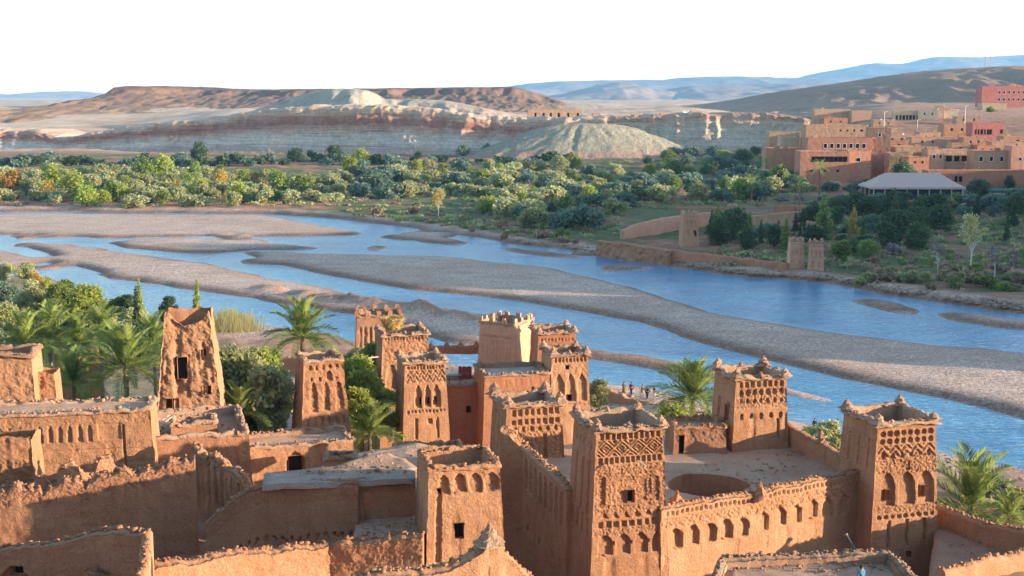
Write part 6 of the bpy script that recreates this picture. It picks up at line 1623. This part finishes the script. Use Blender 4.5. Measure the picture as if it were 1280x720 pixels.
def person(loc, rz, label, jacket, trousers, stride=.18, arm=.15, h=1.72, group=None, robe=False, hair='hair'):
    o = empty('person', loc, rz); tag(o, label, 'person', group)
    k = h / 1.72
    V = [(0, 0, .95), (0, 0, 1.15), (0, -.01, 1.38), (0, -.01, 1.49), (0, -.03, 1.58), (0, -.03, 1.68)]; E = [(0, 1), (1, 2), (2, 3), (3, 4), (4, 5)]; rd = [.14, .125, .15, .055, .092, .07]
    for s_ in (-1, 1):
        b_ = len(V); st = stride * s_
        V += [(.10 * s_, -st * .1, .88), (.10 * s_, -st * .7, .49), (.10 * s_, -st * .9 + .05, .10), (.10 * s_, -st * .9 - .12, .05)]
        E += [(0, b_), (b_, b_ + 1), (b_ + 1, b_ + 2), (b_ + 2, b_ + 3)]; rd += [.10, .07, .05, .04]
        b_ = len(V)
        V += [(.19 * s_, 0, 1.40), (.25 * s_, .02 + st * .5 * arm / .15, 1.13), (.26 * s_, -.06 + st * arm / .15, .90), (.26 * s_, -.08 + st * arm / .15, .82)]
        E += [(2, b_), (b_, b_ + 1), (b_ + 1, b_ + 2), (b_ + 2, b_ + 3)]; rd += [.062, .045, .033, (.02, .04)]
        p_ = b_ + 3
        for f in range(4):
            c = len(V); V += [(.26 * s_, V[p_][1] - .025 + .017 * f, .775), (.25 * s_, V[p_][1] - .035 + .017 * f, .735 + .006 * abs(f - 1.5))]; E += [(p_, c), (c, c + 1)]; rd += [.009, .008]
        c = len(V); V += [(.235 * s_, V[p_][1] - .055, .81), (.225 * s_, V[p_][1] - .07, .775)]; E += [(b_ + 2, c), (c, c + 1)]; rd += [.011, .009]
    V = [Vector(v) * k for v in V]
    skin_obj('body', V, E, rd, M['skin'], o)
    JV = [V[0] + Vector((0, 0, .02)), V[1], V[2], V[3] - Vector((0, 0, .05))]; JE = [(0, 1), (1, 2), (2, 3)]; jr = [.165, .15, .175, .08]
    for i in (10, 10 + 18):
        pass
    arms = [i for i in range(len(V)) if abs(abs(V[i].x) / k - .19) < .005]
    for a in arms:
        b_ = len(JV); JV += [V[a], V[a + 1], V[a + 2]]; JE += [(2, b_), (b_, b_ + 1), (b_ + 1, b_ + 2)]; jr += [.078, .06, .05]
    skin_obj('jacket', JV, JE, jr, jacket, o)
    if robe:
        m_ = MB(); m_.lathe((0, 0, 0), [(.30, .08), (.27, .4), (.21, .8), (.17, 1.05)], 12, .05, 3); m_.build('robe_skirt', trousers, o)
    else:
        TV = [V[0]]; TE = []; tr = [.165]
        for a in [i for i in range(len(V)) if abs(abs(V[i].x) / k - .10) < .005 and abs(V[i].z / k - .88) < .01]:
            b_ = len(TV); TV += [V[a], V[a + 1], V[a + 2]]; TE += [(0, b_), (b_, b_ + 1), (b_ + 1, b_ + 2)]; tr += [.115, .088, .07]
        skin_obj('trousers', TV, TE, tr, trousers, o)
    m_ = MB(); m_.lathe((0, .012, 1.55), [(.09, 0), (.108, .08), (.10, .14), (.06, .19), (.01, .205)], 10, .04, 2)
    hr = m_.build('hair', M[hair], o); hr.scale = (k, k, k)
    return o
PG = 'people standing on the river shore'
for (u, v, rz, lb, jk, tr_, st, rb) in [(780, 493, .3, 'person in a long olive robe standing first on the shore', 'olive_cloth', 'olive_cloth', .05, True), (789, 494, -.4, 'person in a maroon jacket stooping slightly on the shore', 'maroon_cloth', 'navy_cloth', .2, False), (803, 497, .8, 'person in dark red and grey in the middle of the shore group', 'maroon_cloth', 'grey_cloth', .16, False),
                                        (809, 499, 2.6, 'person all in black in the shore group', 'black_cloth', 'black_cloth', .12, False), (818, 498, 1.9, 'person in drab clothes last in the shore group, near the palm', 'olive_cloth', 'grey_cloth', .15, False), (1018, 541, .2, 'person in black alone on the shore behind the terrace parapet', 'black_cloth', 'navy_cloth', .1, False), (1047, 542, 1.2, 'person in dark clothes on the shore beside the pale silvery bush', 'navy_cloth', 'black_cloth', .1, False)]:
    person(P(u, v, W(u, v, gz(W(u, v, 1.2).x, W(u, v, 1.2).y)).y), rz, lb, M[jk], M[tr_], st, group=PG, robe=rb)
q = W(1077, 709, zt - .5 + 1.62)
person((q.x, q.y, zt - .5), .4, 'person in bright blue on the pebbled roof terrace, cut by the picture edge', M['blue_cloth'], M['navy_cloth'], .1)

# ------------------------------------------------------------------ small things among the houses
# stork nest on the nest tower
def nest(loc):
    q = np.random.default_rng(3); n = 700
    a = q.uniform(0, 6.283, n); z = q.uniform(0, 1.25, n); r = (.65 + .55 * z) * q.uniform(.75, 1.05, n)
    C = np.stack([r * np.cos(a), r * np.sin(a), z], 1)
    d = np.stack([-np.sin(a), np.cos(a), q.normal(size=n) * .3], 1) + q.normal(size=(n, 3)) * .35
    d /= np.linalg.norm(d, axis=1, keepdims=True); L = q.uniform(.35, .9, n)[:, None]
    w = np.cross(d, q.normal(size=(n, 3))); w = w / np.linalg.norm(w, axis=1, keepdims=True) * .028; w2 = np.cross(d, w)
    V = np.stack([C - d * L / 2 + w, C - d * L / 2 - w * .5 + w2, C - d * L / 2 - w * .5 - w2, C + d * L / 2 + w * .5, C + d * L / 2 - w * .25 + w2 * .5, C + d * L / 2 - w * .25 - w2 * .5], 1)
    b_ = np.arange(n)[:, None] * 6; Q = np.concatenate([b_ + np.array([[0, 1, 4, 3]]), b_ + np.array([[1, 2, 5, 4]]), b_ + np.array([[2, 0, 3, 5]])])
    o = mesh_np('stork_nest', V.reshape(-1, 3), Q, M['straw']); o.location = loc
    tag(o, 'large stork nest of dry sticks on the rim of the tall tower', 'nest')
nest(P(491, 412, 129.3))
# red rug and table on the red annexe roof
rt = P(571, 479, 121)
m_ = MB(); n = 8; vs = []
for i in range(n + 1):
    for j in range(7): vs.append((i * 1.3 / n, .05 * math.sin(i * 1.9) - (.0 if j > 2 else .12), (j - 3) * .19 + .05 * math.sin(i * 2.3)))
f = [(i * 7 + j, (i + 1) * 7 + j, (i + 1) * 7 + j + 1, i * 7 + j + 1) for i in range(n) for j in range(6)]
m_.add(vs, f); m_.add([(x, y + .05, z) for x, y, z in vs], [t[::-1] for t in f])
tag(m_.build('red_rug', M['red_cloth'], None, rt + Vector((.1, 1.5, .75))), 'red rug hung up on the annexe roof between two towers', 'rug')
tb = empty('roof_table', rt + Vector((-.2, .6, -.05))); tag(tb, 'small dark table standing under the hung red rug', 'table')
m_ = MB(); m_.box((0, 0, .72), (1.3, .8, .06)); m_.build('tabletop', M['metal'], tb)
for sx in (-.55, .55):
    for sy in (-.3, .3):
        m_ = MB(); m_.box((sx, sy, .35), (.07, .07, .7)); m_.build('leg', M['metal'], tb)
# terracotta flue drum against the shaded wall
fp = W(457, 648, 14.3); fd = empty('flue_drum', (fp.x, fp.y + .3, 14.25)); tag(fd, 'terracotta flue drum on a mud base against the shaded house wall', 'flue')
m_ = MB(); m_.lathe((0, 0, 0), [(.36, 0), (.36, .66)], 14, .02, 1); m_.build('base', M['adobe_dark'], fd)
m_ = MB(); m_.lathe((0, 0, .66), [(.33, 0), (.41, .55), (.45, 1.1), (.43, 1.12)], 16, .01, 2); m_.build('drum', M['terracotta'], fd)
for z_, r_ in ((.66, .37), (1.15, .42), (1.72, .48)):
    m_ = MB(); m_.lathe((0, 0, z_), [(r_, 0), (r_, .08)], 16); m_.build('hoop', M['wood'], fd)
m_ = MB(); m_.lathe((0, 0, 0), [(.16, 0), (.2, .12), (.13, .26), (.05, .3)], 10, .2, 5)
sp = W(516, 693, 13.0); tag(m_.build('sack', M['grey_cloth'], None, P(516, 697, 70.8)), 'crumpled pale grey sack in a gap at the foot of the rounded tower', 'sack')
# rain spout leaning at the arcade wall
s0, s1 = P(1057, 668, 85.2), P(1071, 691, 84.2); sp = empty('rain_spout', s0); tag(sp, 'dark rain spout pole leaning out from the arcaded wall', 'spout')
m_ = MB(); m_.tube((0, 0, 0), s1 - s0, .10, .12, 8); m_.build('pipe', M['metal'], sp)
m_ = MB(); m_.tube((0, 0, 0), (s1 - s0) * .08, .15, .15, 8); m_.build('collar', M['wood'], sp)
# ladder and planks by the horned ruin
l0 = W(186, 536, 15.6); ld = empty('ladder', (l0.x, l0.y, 15.15), R(35)); tag(ld, 'broken pale wooden ladder lying on rubble below the horned ruin', 'ladder')
for y_ in (-.25, .25):
    m_ = MB(); m_.tube((0, y_, .1), (1.7, y_ * 1.2, 1.2), .05, .045, 6); m_.build('rail', M['palewood'], ld)
for k in range(5):
    m_ = MB(); x_ = .2 + .32 * k; m_.tube((x_, -.27, .1 + x_ * .65), (x_, .27, .1 + x_ * .65), .035, .035, 6); m_.build('rung', M['palewood'], ld)
for k, (a, ln) in enumerate(((.3, 1.4), (-.5, 1.1), (1.0, 1.3), (.1, .9))):
    m_ = MB(); m_.box((0, 0, 0), (ln, .16, .06), a)
    tag(m_.build('loose_plank', M['palewood'], None, Vector((l0.x - .5 + .3 * k, l0.y - .6 + .25 * k, 15.25 + .09 * k))), 'loose pale plank in the little heap beside the broken ladder', 'plank', 'planks by the broken ladder')
# beam lying on the terrace
m_ = MB(); t0 = W(996, 606, kz + .12); m_.tube((0, 0, 0), (1.3, 1.1, .12), .06, .05, 6)
tag(m_.build('wooden_beam', M['wood'], None, t0), 'short dark beam lying on the kasbah terrace floor', 'beam')
# wooden peg poles from the eroded towers
for (u, v, Y, d, lb) in [(541 - 68, 446, 124, (-1.0, -.4, -.05), 'pale wooden beam sticking out of the nest tower'), (797, 576, 79.6, (.5, -.35, -.25), 'worn wooden spout stub on the lattice tower face')]:
    m_ = MB(); m_.tube((0, 0, 0), d, .07, .06, 6); tag(m_.build('wooden_beam', M['palewood'], None, P(u, v, Y)), lb, 'beam')
# stones on the near shore
def stones():
    q = np.random.default_rng(9); V, Q = [], []; n = 0
    for _ in range(4200):
        if _ < 2600: u = q.uniform(560, 1300); v = np.interp(u, *zip(*NEAR)) + abs(q.normal()) * 9 - 1
        else: u = q.uniform(640, 1300); v = np.interp(u, *zip(*FAR)) - abs(q.normal()) * 9 + 1
        z_ = gz(W(u, v, .6).x, W(u, v, .6).y); g = W(u, v, z_); r = q.uniform(.10, .42) * q.uniform(.6, 1.2) * (1.5 if _ >= 2600 else 1)
        b_ = np.array([(x, y, z) for z in (-.5, .5) for x, y in ((-1, -1), (1, -1), (1, 1), (-1, 1))], float) * [1, 1, .6] * q.uniform(.6, 1.1, (8, 3)) * r
        b_[4:, :2] *= .65
        V.append(b_ + np.array(g)); Q.append(np.array([(3, 2, 1, 0), (4, 5, 6, 7), (0, 1, 5, 4), (1, 2, 6, 5), (2, 3, 7, 6), (3, 0, 4, 7)]) + n); n += 8
    o = mesh_np('shore_stones', np.concatenate(V), np.concatenate(Q), M['stone']); tag(o, 'loose stones along both river shores', None, None, 'stuff')
stones()

def rubble():
    q = np.random.default_rng(19); V, Q = [], []; n = 0
    zones = [([(330, 592), (515, 590), (480, 568), (420, 584)], 17.0, 90), ([(380, 590), (430, 566), (515, 552), (585, 562), (590, 588)], 14.5, 70), ([(845, 588), (985, 556), (1070, 592), (940, 622), (930, 598), (850, 592)], 11.95, 110),
             ([(178, 548), (295, 538), (250, 512), (190, 520)], 15.0, 60), ([(910, 715), (1110, 715), (1100, 699), (915, 702)], 12.0, 80), ([(1185, 700), (1280, 690), (1280, 668), (1190, 650)], 9.2, 80), ([(448, 676), (520, 664), (515, 648), (448, 648)], 14.25, 50)]
    for poly, z, m in zones:
        us, vs_ = [p_[0] for p_ in poly], [p_[1] for p_ in poly]; k = 0
        while k < m:
            u, v = q.uniform(min(us), max(us)), q.uniform(min(vs_), max(vs_))
            if not inpoly(np.array([u]), np.array([v]), poly)[0]: continue
            k += 1; g = W(u, v, z); r = q.uniform(.03, .11) * (2 if q.random() < .06 else 1)
            b_ = np.array([(x, y, zz) for zz in (-.5, .5) for x, y in ((-1, -1), (1, -1), (1, 1), (-1, 1))], float) * q.uniform(.6, 1.15, (8, 3)) * r; b_[4:, :2] *= .6
            V.append(b_ + np.array([g.x, g.y, z + .03])); Q.append(np.array([(3, 2, 1, 0), (4, 5, 6, 7), (0, 1, 5, 4), (1, 2, 6, 5), (2, 3, 7, 6), (3, 0, 4, 7)]) + n); n += 8
    o = mesh_np('roof_rubble', np.concatenate(V), np.concatenate(Q), M['roof']); tag(o, 'crumbled mud clods scattered over the earthen roofs', None, None, 'stuff')
rubble()
